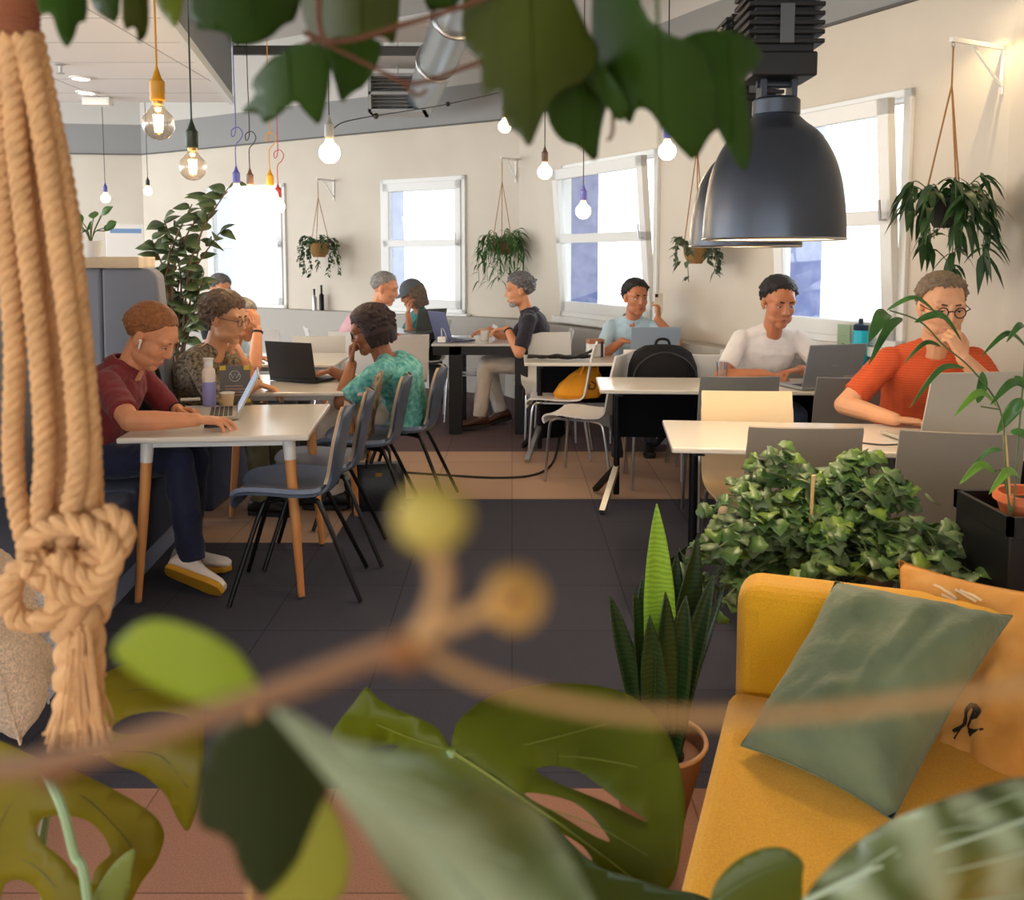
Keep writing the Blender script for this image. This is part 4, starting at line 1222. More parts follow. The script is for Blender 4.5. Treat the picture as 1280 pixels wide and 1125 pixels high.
p = onz(300, 532, ZT_); laptop('slim silver laptop seen edge-on before the person in maroon', (-1.43, 4.27, ZT_), (-1, -.30), .31, .22, .215, M_lapsilver, 118)
laptop('large black laptop with its lid towards the camera on the second table', onz(371, 478, ZT_) + V((.02, .12, 0)), (.42, .9), .35, .24, .235, M_lapblack, 100, [(-.13, -.09, -.085, -.09)], M_logod)
laptop('slate blue laptop with its lid up on the black-legged table', (-.50, 7.80, .778), (.85, .5), .34, .23, .25, M_laproyal, 106, [(-.012, 0, .012, 0)], M_logod)
laptop('dark olive laptop beside the person in the cap', (-.86, 8.72, .778), (-.6, .75), .33, .22, .22, mat('laptop_olive', (84, 86, 80), .5, .3), 104)
lp = at(815, 434, 6.72); laptop('pale blue-grey laptop in front of the person in the light blue shirt', (1.06, 6.80, ZT_), (-.05, 1), .37, .24, .235, M_lapblue, 106, [(-.006, -.014, .0, .016), (.0, .0, .010, -.014)], M_logod)
laptop('dark grey laptop with a small pale logo before the person in white', (1.80, 5.24, ZT_), (-.30, 1), .38, .25, .26, M_lapgrey, 106, [(-.022, 0, .022, .004)], M_logo)
laptop('big silver laptop before the person in the orange t-shirt', (1.84, 3.70, ZT_ + .002), (-.14, 1), .475, .29, .30, M_lapsilver, 104)

def revolve(name, label, cat, p, parts, n=22, group=None):
    """parts: (name, profile, material)"""
    t = thing(name, label, cat, p, 0, group)
    for nm, prof, m in parts: MB().lathe(prof, n=n).build(nm, m, t)
    return t
p = onz(262, 507, ZT_)
revolve('water_bottle', 'lavender and white drinking bottle on the nearest left table', 'bottle', (p.x, p.y, ZT_), [
    ('bottle_body', [(.001, 0), (.030, 0), (.033, .004), (.033, .125)], mat('bottle_lavender', (158, 156, 214), .45)),
    ('bottle_neck', [(.033, .125), (.033, .175), (.030, .188), (.022, .196), (.022, .205)], mat('bottle_white', (236, 222, 206), .45)),
    ('cap', [(.022, .203), (.023, .205), (.023, .235), (.027, .237), (.027, .246), (.001, .246)], M_white)])
# menu holder with dark card
p = onz(288, 510, ZT_)
t = thing('menu_stand', 'dark menu card with yellow corners standing behind the paper cup', 'menu stand', (p.x, p.y + .09, ZT_), math.radians(8))
MB().box((-.075, -.006, .012), (.075, .006, .205)).build('card', mat('card_dark', (92, 88, 84), .6), t, smooth=False)
MB().box((-.08, -.028, 0), (.08, .028, .014)).build('stand_foot', glass_mat('clear_plastic', (235, 238, 238), .1), t, smooth=False)
for sx in (-1, 1):
    for z in (.012, .205):
        zz = (z - .022) if z > .1 else z
        MB().box((sx * .075 - (.03 if sx > 0 else 0), -.0072, zz), (sx * .075 + (0 if sx > 0 else .03), -.006, zz + .022)).build('card_corner', mat('card_yellow', (206, 176, 40), .6), t, smooth=False)
mb = MB(); mb.tube([(-.02, -.008, .165), (-.01, -.008, .14), (0, -.008, .165), (.01, -.008, .14), (.02, -.008, .165)], .0022, 6); mb.torus((0, -.008, .152), .027, .0016, Matrix.Rotation(PI / 2, 3, 'X'))
mb.build('card_emblem', mat('card_print', (206, 196, 186), .6), t)
mb = MB()
for k in range(4): mb.box((-.05, -.0072, .05 + k * .016), (.05 - .012 * (k % 2), -.006, .055 + k * .016))
mb.build('card_lines', mat('card_print2', (170, 132, 112), .6), t, smooth=False)
p = onz(285, 510, ZT_)
revolve('coffee_cup', 'small tan paper cup in front of the dark menu card', 'cup', (p.x, p.y, ZT_), [
    ('cup_body', [(.001, 0), (.024, 0), (.034, .075), (.035, .078), (.033, .078), (.023, .006), (.001, .006)], mat('paper_tan', (214, 178, 132), .6)),
    ('cup_rim', [(.0345, .075), (.037, .078), (.0345, .081), (.032, .078)], mat('paper_white', (236, 228, 214), .6))])
p = onz(281, 531, ZT_)
t = thing('computer_mouse', 'black computer mouse under the hand of the person in maroon', 'mouse', (-1.33, 3.99, ZT_), math.radians(-80))
mb = MB(); mb.rings([[V((math.cos(a) * w, y, max(0, math.sin(a)) * h)) for a in [2 * PI * k / 14 for k in range(14)]] for y, w, h in ((-.055, .012, .008), (-.045, .026, .022), (-.01, .031, .033), (.03, .029, .028), (.05, .02, .015), (.056, .008, .006))]); mb.build('mouse_shell', M_black, t)
MB().torus((0, .03, .026), .006, .003, Matrix.Rotation(PI / 2, 3, 'Y'), 12, 6).build('scroll_wheel', M_keys, t)
p = onz(238, 500, ZT_)
t = thing('napkin', 'folded white paper napkin by the left hand of the person in maroon', 'napkin', (p.x, p.y, ZT_), .3)
MB().box((-.05, -.035, 0), (.05, .035, .004)).build('napkin_sheet', M_white, t, smooth=False, bevel=.001); MB().box((-.05, -.035, .004), (.046, .032, .008)).build('napkin_fold', M_white, t, smooth=False, bevel=.001)
# things on other tables
p = (-.60, 7.62, .778)
t = thing('charger', 'white power adapter beside the slate blue laptop', 'charger', p); MB().box((-.035, -.02, 0), (.035, .02, .05)).build('adapter', M_white, t, smooth=False, bevel=.008)
MB().tube(catmull([(0, 0, .05), (.0, 0, .12), (.02, .03, .1), (.05, .06, .005)], 6), .004, 6).build('cable', M_white, t)
p = at(606, 423, 7.85)
revolve('mug', 'white mug beside the hands of the person in the dark polo', 'mug', (p.x, p.y, .776), [('mug_body', [(.001, 0), (.034, 0), (.038, .01), (.038, .085), (.034, .085), (.033, .012), (.001, .01)], M_white)])
t = thing('carton_box', 'small brown and white carton with drinks on the middle table', 'carton', (at(744, 440, 6.86).x, 6.86, ZT_), .2)
MB().box((-.06, -.045, 0), (.06, .045, .10)).build('carton_body', M_white, t, smooth=False, bevel=.003); MB().box((-.061, -.046, .10), (.061, .046, .135)).build('carton_top', mat('kraft', (160, 106, 70), .7), t, smooth=False, bevel=.003)
MB().box((.03, -.052, .0), (.05, -.046, .12)).build('carton_stripe', mat('print_navy', (50, 50, 80), .6), t, smooth=False)
p = onz(893, 471, ZT_)
revolve('drinking_glass', 'clear drinking glass on a saucer at the far edge of the table', 'glass', (1.30, 5.50, ZT_), [
    ('saucer', [(.001, 0), (.05, 0), (.075, .012), (.075, .015), (.05, .006), (.001, .006)], M_white),
    ('tumbler', [(.001, .008), (.03, .008), (.036, .115), (.034, .115), (.028, .014), (.001, .014)], glass_mat('clear_glass', (240, 244, 248), .3))])
# bag straps on the middle table
t = thing('bag_strap', 'tangle of black bag straps lying on the middle table', 'strap', (.36, 6.62, ZT_))
for k in range(4):
    rnd = random.Random(k); pts = [(-.22 + .09 * q + rnd.uniform(-.03, .03), rnd.uniform(-.08, .08), .012 + abs(rnd.gauss(0, .022))) for q in range(6)]
    MB().tube(catmull(pts, 6), .011, 6).build('strap_band', M_black, t)
# menu holders, bottles on the sill
ledge = .84
def on_ledge(px, inset=.1):
    u = uhit(px, PB - OB * inset, DB); q = PB - OB * inset + DB * u; return (q.x, q.y, ledge)
q = on_ledge(1079)
revolve('sport_bottle', 'bright turquoise sports bottle with a dark cap on the window ledge', 'bottle', q, [
    ('bottle_body', [(.001, 0), (.042, 0), (.046, .006), (.046, .20), (.04, .215)], mat('turquoise', (20, 196, 224), .35, emit=((20, 196, 224), .0))),
    ('cap', [(.041, .213), (.043, .216), (.043, .245), (.03, .252), (.001, .252)], mat('cap_navy', (22, 48, 74), .5)),
    ('spout', [(.014, .25), (.014, .285), (.001, .287)], mat('cap_navy', (22, 48, 74), .5))])
q = on_ledge(1058)
t = thing('menu_stand', 'pale green upright card in a clear holder beside the turquoise bottle', 'menu stand', q, -1.1)
MB().box((-.05, -.004, .01), (.05, .004, .24)).build('card', mat('card_green', (168, 196, 158), .6), t, smooth=False); MB().box((-.05, -.03, 0), (.05, .03, .012)).build('stand_foot', glass_mat('clear_plastic'), t, smooth=False)
mb = MB(); mb.torus((0, -.0045, .1), .02, .003, Matrix.Rotation(PI / 2, 3, 'X')); mb.bar((-.03, -.0045, .17), (.03, -.0045, .17), .008, .001); mb.build('card_emblem', mat('print_green', (92, 140, 96), .6), t)
t = thing('menu_stand', 'pale green menu card standing on the far black-legged table', 'menu stand', (-1.22, 8.72, .778), -.2)
MB().box((-.08, -.004, .01), (.08, .004, .2)).build('card', mat('card_green', (168, 196, 158), .6), t, smooth=False); MB().box((-.08, -.03, 0), (.08, .03, .012)).build('stand_foot', glass_mat('clear_plastic'), t, smooth=False)
for k, (px, lab) in enumerate(((392, 'slim silver pump bottle on the ledge below the wicker hanging pot'), (401, 'black topped pump bottle on the ledge below the wicker hanging pot'))):
    u = uhit(px, PB - OA * .1, DA); q = PB - OA * .1 + DA * u
    revolve('pump_bottle', lab, 'bottle', (q.x, q.y, ledge), [('bottle_body', [(.001, 0), (.03, 0), (.03, .16 + .03 * k), (.01, .19 + .03 * k)], M_steel if k == 0 else M_blackmetal), ('pump', [(.012, .19 + .03 * k), (.012, .25 + .05 * k), (.02, .26 + .05 * k), (.001, .27 + .05 * k)], M_black)])
# power socket, cable on the wall behind, phone, water
t = thing('smartphone', 'smartphone with a pale back held up by the person in the light blue shirt', 'phone', tuple(at(823, 379, 6.79)), .3)
MB().box((-.036, -.004, -.075), (.036, .004, .075)).build('phone_body', mat('phone_cream', (222, 214, 196), .35), t, smooth=False, bevel=.008); MB().box((-.033, .004, -.07), (.033, .0048, .07)).build('phone_screen', M_screen, t, smooth=False)
MB().box((-.03, -.0065, .045), (-.005, -.004, .07)).build('camera_bump', M_black, t, smooth=False, bevel=.002)
p = onz(1148, 562, ZT_)
t = thing('power_adapter', 'black laptop charger with cable lying before the big silver laptop', 'charger', (p.x, p.y + .03, ZT_), -.1)
MB().box((-.06, -.026, 0), (.06, .026, .028)).build('adapter', M_black, t, smooth=False, bevel=.006); MB().tube(catmull([(-.06, 0, .014), (-.12, .02, .006), (-.2, .06, .006), (-.26, .12, .006)], 6), .004, 6).build('cable', M_black, t)
# lying cable on the floor
t = thing('floor_cable', 'thin black cable curving across the tan carpet', 'cable', (0, 0, 0))
pts = [onz(px, py, .008) for px, py in ((500, 590), (560, 594), (620, 597), (665, 594), (688, 582), (697, 560), (700, 535))]
MB().tube(catmull(pts, 8), .008, 6).build('cable', M_black, t); c = pts[0]; MB().box((c.x - .05, c.y - .025, 0), (c.x, c.y + .025, .03)).build('plug', M_black, t, smooth=False, bevel=.005)
# ------------------------------------------------------------------ bags
M_leather = mat('leather_black', (26, 27, 32), .42, bump=(60, .15))
t = thing('handbag', 'black leather handbag standing on the floor beside the shell chair', 'handbag', (-.80, 5.28, 0), .15)
mb = MB(); rg = []
for z, w, d in ((0, .15, .07), (.02, .165, .08), (.14, .16, .072), (.25, .145, .05), (.275, .14, .035)):
    rg.append([V((math.copysign(abs(math.cos(a)) ** .4, math.cos(a)) * w, math.copysign(abs(math.sin(a)) ** .5, math.sin(a)) * d, z)) for a in [2 * PI * k / 28 for k in range(28)]])
mb.rings(rg); mb.build('bag_body', M_leather, t)
for sy in (-1, 1):
    MB().tube(catmull([(-.07, sy * .04, .2), (-.068, sy * .045, .32), (-.04, sy * .03, .37), (.04, sy * .03, .37), (.068, sy * .045, .32), (.07, sy * .04, .2)], 6), .007, 8).build('handle', M_leather, t)
MB().box((-.02, -.066, .205), (.02, -.060, .23)).build('clasp', mat('brass', (200, 160, 80), .3, .9), t, smooth=False, bevel=.002)
t = thing('scarf', 'brown and cream patterned scarf hung over the chair above the handbag', 'scarf', (-.73, 4.98, 0))
M_scarf = mat('scarf_print', (140, 112, 84), .9, var=(22, (62, 48, 38), (206, 184, 156)), bump=(30, .4, .02))
mb = MB(); n = 16
def scf(u, v):
    y = -.17 + .3 * u + noise.noise(V((u * 4, v * 3, 1))) * .02
    z = .86 - .42 * v - .05 * u * v
    x = -.015 - .09 * v + noise.noise(V((u * 5, v * 6, 4))) * .03 * (v + .2)
    return V((x, y, z))
vs = [scf(i / n, j / n) for i in range(n + 1) for j in range(n + 1)]
mb.add(vs, [(i * (n + 1) + j, (i + 1) * (n + 1) + j, (i + 1) * (n + 1) + j + 1, i * (n + 1) + j + 1) for i in range(n) for j in range(n)])
o = mb.build('scarf_cloth', M_scarf, t); sm = o.modifiers.new('thick', 'SOLIDIFY'); sm.thickness = .012
mb = MB()
for k in range(14): mb.tube([scf(k / 13, 1), scf(k / 13, 1) + V((random.uniform(-.01, .01), 0, -.05))], .003, 5)
mb.build('fringe', M_scarf, t)

M_pack = mat('backpack_black', (16, 16, 20), .75, bump=(40, .3, .01), spec=.25)
t = thing('backpack', 'large black backpack resting on the chair behind the middle-right table', 'backpack', (.99, 5.86, .452), 0)
mb = MB(); rg = []
for z, w, d in ((0, .19, .10), (.04, .225, .13), (.2, .235, .14), (.34, .22, .13), (.43, .185, .10), (.47, .12, .06), (.48, .04, .02)):
    rg.append([V((math.copysign(abs(math.cos(a)) ** .6, math.cos(a)) * w, math.copysign(abs(math.sin(a)) ** .6, math.sin(a)) * d, z)) for a in [2 * PI * k / 30 for k in range(30)]])
mb.rings(rg); mb.build('bag_body', M_pack, t)
mb = MB(); rg = []
for z, w, d in ((.03, .14, .02), (.05, .165, .045), (.2, .165, .05), (.26, .13, .03), (.28, .06, .01)):
    rg.append([V((math.copysign(abs(math.cos(a)) ** .5, math.cos(a)) * w, -.13 + math.copysign(abs(math.sin(a)) ** .6, math.sin(a)) * d, z)) for a in [2 * PI * k / 24 for k in range(24)]])
mb.rings(rg); mb.build('front_pocket', M_pack, t)
MB().tube(catmull([(-.05, .0, .465), (-.03, .0, .51), (.03, .0, .51), (.05, .0, .465)], 5), .009, 8).build('grab_handle', M_pack, t)
MB().tube(catmull([(-.2, -.11, .12), (-.2, -.115, .3), (-.12, -.11, .40), (0, -.09, .435), (.12, -.11, .40), (.2, -.115, .3), (.2, -.11, .12)], 6), .006, 6).build('zip', mat('zip_grey', (48, 48, 54), .5), t)
for sx in (-1, 1): MB().tube(catmull([(sx * .09, .10, .40), (sx * .13, .17, .3), (sx * .12, .16, .12), (sx * .15, .1, .03)], 6), .014, 8).build('shoulder_strap', M_pack, t)

M_mustard = mat('bag_mustard', (226, 150, 20), .8, bump=(30, .3, .012))
t = thing('tote_bag', 'mustard yellow cloth bag slumped on a white chair', 'bag', (.50, 6.70, .452), .2)
mb = MB(); rg = []
for z, w, d, cx in ((0, .17, .1, 0), (.03, .19, .12, 0), (.1, .17, .11, .02), (.17, .12, .085, .05), (.225, .06, .05, .08), (.235, .02, .02, .09)):
    rg.append([V((cx + math.cos(a) * w * (1 + .06 * math.sin(5 * a + z * 20)), math.sin(a) * d, z)) for a in [2 * PI * k / 28 for k in range(28)]])
mb.rings(rg); mb.build('bag_body', M_mustard, t)
mb = MB(); mb.tube(catmull([(.07, -.1, .13), (.10, -.108, .11), (.09, -.108, .075), (.05, -.115, .08), (.06, -.112, .11)], 5), .006, 6); mb.build('print_mark', mat('print_brown', (70, 44, 26), .7), t)
MB().tube(catmull([(.0, -.06, .17), (.03, -.09, .26), (.12, -.07, .27), (.14, -.04, .15)], 6), .009, 8).build('handle', M_mustard, t)
# dark bag hanging under the chair of the man in dark polo, dark bag behind the ginger-haired man
t = thing('shoulder_bag', 'black bag standing on the bench behind the person in maroon', 'bag', (-1.98, 4.78, .472), .2)
mb = MB(); rg = []
for z, w, d in ((0, .13, .07), (.03, .15, .08), (.24, .14, .07), (.32, .11, .04)):
    rg.append([V((math.copysign(abs(math.cos(a)) ** .5, math.cos(a)) * w, math.copysign(abs(math.sin(a)) ** .6, math.sin(a)) * d, z)) for a in [2 * PI * k / 24 for k in range(24)]])
mb.rings(rg); mb.build('bag_body', M_pack, t); MB().tube(catmull([(-.08, 0, .3), (-.06, 0, .44), (.06, 0, .44), (.08, 0, .3)], 6), .012, 8).build('handle', M_pack, t)
t = thing('shoulder_bag', 'black bag on the floor beside the legs in cream trousers', 'bag', (.30, 7.45, 0), .2)
mb = MB(); rg = []
for z, w, d in ((0, .12, .07), (.03, .15, .08), (.28, .13, .07), (.38, .08, .04)):
    rg.append([V((math.copysign(abs(math.cos(a)) ** .5, math.cos(a)) * w, math.copysign(abs(math.sin(a)) ** .6, math.sin(a)) * d, z)) for a in [2 * PI * k / 24 for k in range(24)]])
mb.rings(rg); mb.build('bag_body', M_pack, t); MB().tube(catmull([(-.06, 0, .36), (-.05, 0, .47), (.05, 0, .47), (.06, 0, .36)], 6), .012, 8).build('handle', M_pack, t)
# soft cushions on the near bench
M_boucle = mat('boucle_cream', (224, 196, 164), .95, bump=(160, 1.0, .01), var=(120, .25), sheen=.4)
bc = cushion('boucle_cushion', .46, .46, .17, M_boucle, 5, 'cream boucle cushion on the bench behind the hanging rope')
place_cushion(bc, tuple(at(6, 795, 2.42)), (.35, -.8, .1), (-.3, .1, 1))
M_speck = mat('throw_speckled', (206, 212, 226), .95, bump=(160, .8, .01), var=(110, (180, 190, 212), (232, 234, 240)))
bt = cushion('pale_cushion', .30, .30, .12, M_speck, 6, 'pale blue-white cushion beside the cream boucle one on the bench')
place_cushion(bt, tuple(at(44, 800, 2.62)), (.5, -.7, .1), (-.2, .2, 1))

# ------------------------------------------------------------------ lamps
M_lamp = mat('lamp_anthracite', (66, 72, 82), .32, .55, spec=.6)
M_lampin = mat('lamp_inside', (236, 226, 206), .5)
def dome_lamp(label, x, y, zb, R=.21, Hh=.37):
    t = thing('dome_lamp', label, 'pendant lamp', (x, y, zb), 0, 'anthracite dome pendant lamps')
    pr = [(R, 0), (R * .995, .03), (R * .97, .10), (R * .91, .18), (R * .80, .25), (R * .62, .31), (R * .42, .345), (R * .30, Hh)]
    inn = [(r - .006, z - (.004 if i else 0)) for i, (r, z) in enumerate(pr)]
    sm = [(p.x, p.z) for p in catmull([(r, 0, z) for r, z in pr], 4)]
    MB().lathe(sm + [(.001, Hh)], n=56, cap=False).build('lamp_shade', M_lamp, t, angle=70)
    si = [(max(.002, r - .005), z) for r, z in sm] + [(.002, Hh - .006)]
    MB().lathe(si, n=56, cap=False).build('shade_lining', M_lampin, t, angle=70)
    MB().torus((0, 0, 0), R - .002, .004, None, 56, 8).build('rim', M_steel, t)
    MB().lathe([(.062, Hh - .008), (.070, Hh), (.070, Hh + .04), (.062, Hh + .048), (.001, Hh + .048)], n=32).build('collar', M_lamp, t)
    b = MB()
    for sx in (-1, 1): b.box((sx * .045 - .008, -.03, Hh + .05), (sx * .045 + .008, .03, Hh + .115))
    b.tube([(-.06, 0, Hh + .09), (.06, 0, Hh + .09)], .012, 10); b.build('bracket', M_lamp, t, smooth=False)
    MB().box((-.095, -.08, Hh + .1), (.095, .08, Hh + .17)).build('gear_box', M_black, t, smooth=False, bevel=.006)
    f = MB()
    for k in range(11): f.box((-.11, -.09, Hh + .19 + k * .026), (.11, .09, Hh + .203 + k * .026))
    f.box((-.085, -.07, Hh + .17), (.085, .07, Hh + .48)); f.build('heat_sink', M_black, t, smooth=False, bevel=.002, seg=1)
    MB().box((-.02, -.094, Hh + .19), (.02, -.088, Hh + .30)).build('rating_plate', mat('plate_grey', (96, 98, 100), .4, .4), t, smooth=False)
    MB().tube([(0, 0, Hh + .48), (0, 0, 4.28 - zb)], .012, 8).build('rod', M_black, t)
    MB().ell((0, 0, .15), (.045, .045, .06)).build('bulb', mat('bulb_glow', (255, 226, 180), .4, emit=((255, 214, 160), 18)), t)
    l = bpy.data.lights.new('lamp_light', 'POINT'); l.energy = LAMP; l.color = (1, .86, .68); l.shadow_soft_size = .05
    lo = bpy.data.objects.new('lamp_light', l); COL.objects.link(lo); lo.location = (x, y, zb + .07)
    return t
LAMP = 9
q = at(966, 299, 2.73); dome_lamp('big anthracite dome lamp hanging nearest, above the yellow sofa', q.x, q.y, q.z)
q = at(931, 308, 3.45); dome_lamp('second anthracite dome lamp half hidden behind the nearest one', q.x, q.y, q.z)

M_fil = mat('filament', (255, 200, 120), .5, emit=((255, 186, 96), 60))
M_bulbglass = glass_mat('bulb_glass', (255, 244, 230), .3)
M_hot = mat('bulb_hot', (255, 232, 196), .4, emit=((255, 222, 172), 9))
def bulb(label, px, py, Y, rpx, sock, cord, warm=3.0, clear=True, top=4.28, loop=False):
    c = at(px, py, Y); R = rpx / F_ * Y
    if c.x < -1.2 and Y < 7.9: top = ZC
    t = thing('pendant_bulb', label, 'light bulb', tuple(c), 0, 'bare hanging bulbs')
    pr = [(.001, -R), (R * .5, -R * .87), (R * .87, -R * .5), (R, 0), (R * .87, R * .5), (R * .55, R * .85), (R * .36, R * 1.15), (R * .34, R * 1.3)]
    sm = [(max(.0005, p.x), p.z) for p in catmull([(r, 0, z) for r, z in pr], 4)]
    MB().lathe(sm, n=24, cap=False).build('bulb_glass', M_bulbglass if clear else M_hot, t)
    f = MB()
    for k in range(6):
        a = 2 * PI * k / 6; f.tube([(math.cos(a) * R * .16, math.sin(a) * R * .16, -R * .5), (math.cos(a) * R * .26, math.sin(a) * R * .26, R * .55)], R * .08, 5)
    f.build('filament', M_fil, t)
    MB().lathe([(R * .33, R * 1.2), (R * .36, R * 1.45), (R * .3, R * 1.6)], n=16).build('screw_base', mat('brassy', (190, 160, 96), .35, .9), t)
    h = R * 1.2
    MB().lathe([(R * .40, R * 1.42), (R * .46, R * 1.5), (R * .46, R * 1.42 + h), (R * .30, R * 1.42 + h * 1.15), (R * .12, R * 1.42 + h * 1.6), (.004, R * 1.42 + h * 1.75)], n=20).build('socket', sock, t)
    z0 = R * 1.42 + h * 1.7
    pts = [(0, 0, z0), (0, 0, z0 + .12)]
    if loop:
        pts += [(.03, 0, z0 + .16), (.045, 0, z0 + .2), (.02, 0, z0 + .235), (-.02, 0, z0 + .22), (-.02, 0, z0 + .18), (0, 0, z0 + .2), (.004, 0, z0 + .3)]
    pts += [(.0, 0, (z0 + .32 + top - c.z) / 2), (0, 0, top - c.z)]
    MB().tube(catmull(pts, 5), .0032, 6).build('cord', cord, t)
    if warm:
        l = bpy.data.lights.new('bulb_light', 'POINT'); l.energy = warm; l.color = (1, .72, .42); l.shadow_soft_size = R * (.3 if clear else 1)
        lo = bpy.data.objects.new('bulb_light', l); COL.objects.link(lo); lo.location = c
        if not clear: lo.location.z -= R * 1.6
    return t
def sk(n, c): return mat('socket_' + n, c, .5)
s_y, s_g, s_p, s_b, s_r, s_w = sk('yellow', (206, 146, 20)), sk('green', (28, 48, 36)), sk('violet', (84, 88, 168)), sk('brown', (92, 70, 58)), sk('red', (170, 40, 44)), sk('grey', (160, 160, 156))
bulb('large clear globe bulb in a mustard yellow socket, upper left', 198, 155, 2.8, 19.5, s_y, s_y)
bulb('clear globe bulb in a dark green socket right of the yellow one', 241, 209, 3.3, 16.5, s_g, s_g)
bulb('hanging bulb in a violet socket before the far left window', 296, 243, 5.6, 10, s_p, s_p, clear=False, loop=True)
bulb('hanging bulb in a brown socket before the far left window', 313, 244, 5.9, 9.5, s_b, M_black, clear=False, loop=True)
bulb('hanging bulb in a mustard socket before the far left window', 338, 245, 5.9, 9.5, s_y, s_y, clear=False, loop=True)
bulb('hanging bulb in a red socket rightmost before the far left window', 348, 258, 6.4, 8, s_r, s_r, clear=False, loop=True)
bulb('bright warm bulb in a grey socket above the wicker hanging pot', 412, 191, 5.2, 13, s_w, M_black, warm=7, clear=False)
bulb('small far bulb in a violet socket leftmost under the grey band', 132, 248, 9.4, 5.5, s_p, M_black, warm=1, clear=False, top=3.5)
bulb('small far bulb in a green socket near the wall corner', 185, 239, 9.6, 5, s_g, s_g, warm=1, clear=False, top=3.5)
bulb('hanging bulb in a brown socket left of the tilted middle window', 681, 215, 5.2, 9, s_b, M_black, clear=False)
bulb('hanging bulb in front of the tilted middle window', 729, 264, 5.4, 9.5, s_p, M_black, clear=False)
bulb('hanging bulb in a violet socket at the upper right corner of the tilted middle window', 834, 189, 4.6, 11, s_p, M_black, warm=4, clear=False)
bulb('bulb half hidden by the dark leaves above the second hanging plant', 631, 158, 6.0, 8, s_b, M_black, warm=4, clear=False)
bulb('warm bulb between the dark leaves and the big dome lamp', 924, 112, 4.4, 11, s_w, M_black, warm=6, clear=False)
t = thing('wall_spot', 'small warm spotlight high on the wall at the upper right corner', 'spotlight', tuple(at(1243, -14, 4.75)))
MB().lathe([(.03, .08), (.045, .06), (.05, -.03), (.046, -.03), (.04, .05), (.001, .05)], n=18).build('spot_housing', M_frame, t); MB().ell((0, 0, -.0), (.03, .03, .02)).build('spot_bulb', M_lampglow, t)
MB().tube([(0, 0, .08), (.12, .04, .12), (.2, .07, .12)], .01, 8).build('spot_arm', M_frame, t)
l = bpy.data.lights.new('spot_light', 'SPOT'); l.energy = 9; l.color = (1, .74, .4); l.spot_size = 2.2; l.spot_blend = .8
lo = bpy.data.objects.new('spot_light', l); COL.objects.link(lo); lo.location = at(1243, -10, 4.75) - V((0, 0, .08)); lo.rotation_euler = (.1, 0.25, 0)

# draped flex between the bulbs
t = thing('draped_flex', 'thin black flex draped along the grey band towards the warm bulb', 'cable', (0, 0, 0))
MB().tube(catmull([at(414, 168, 5.2), at(420, 158, 5.3), at(440, 150, 5.6), at(500, 140, 6.5), at(560, 130, 7.5), at(640, 112, 8.6)], 8), .004, 6).build('flex', M_black, t)
for px, py, Y in ((470, 145, 6.05), (560, 130, 7.5)): MB().ell(at(px, py, Y), (.02, .02, .02)).build('clip', M_black, t)

# ------------------------------------------------------------------ hanging plants on wall brackets
M_wicker = mat('wicker', (176, 134, 78), .8, wave=(60, (130, 94, 52), 'Z', 4), bump=(90, .6, .01))
M_leafD = mat('leaf_dark', (34, 66, 30), .45, var=(12, (24, 52, 22), (52, 88, 42)), transl=.15)
M_leafM = mat('leaf_mid', (52, 92, 40), .45, var=(12, (38, 76, 30), (74, 116, 54)), transl=.2)
M_leafG = mat('leaf_grey', (70, 84, 64), .5, var=(12, (52, 66, 48), (98, 112, 90)), transl=.15)
M_stem = mat('stem_green', (84, 104, 56), .6); M_twig = mat('twig_brown', (104, 72, 44), .7)
M_soil = mat('soil', (46, 34, 26), .95, bump=(60, .8))
M_terra = mat('terracotta', (196, 104, 60), .75, bump=(40, .1))
def leaf_blade(mb, base, d, nrm, L, Wd, fold=.25, droop=.3, n=5):
    """lance shaped leaf with a folded midrib that curves down"""
    d = V(d).normalized(); nrm = V(nrm); nrm = (nrm - d * nrm.dot(d)).normalized(); s = d.cross(nrm)
    rows = []
    for i in range(n + 1):
        t = i / n; w = Wd * math.sin(PI * (t ** .75)) * .5 * (1 if t < 1 else 0) + .0006
        c = base + d * L * t - V((0, 0, 1)) * droop * L * t * t + nrm * .0
        rows.append((c - s * w + nrm * w * fold, c, c + s * w + nrm * w * fold))
    vs = [p for r in rows for p in r]; fs = []
    for i in range(n):
        a = i * 3; fs += [(a, a + 1, a + 4, a + 3), (a + 1, a + 2, a + 5, a + 4)]
    mb.add(vs, fs)

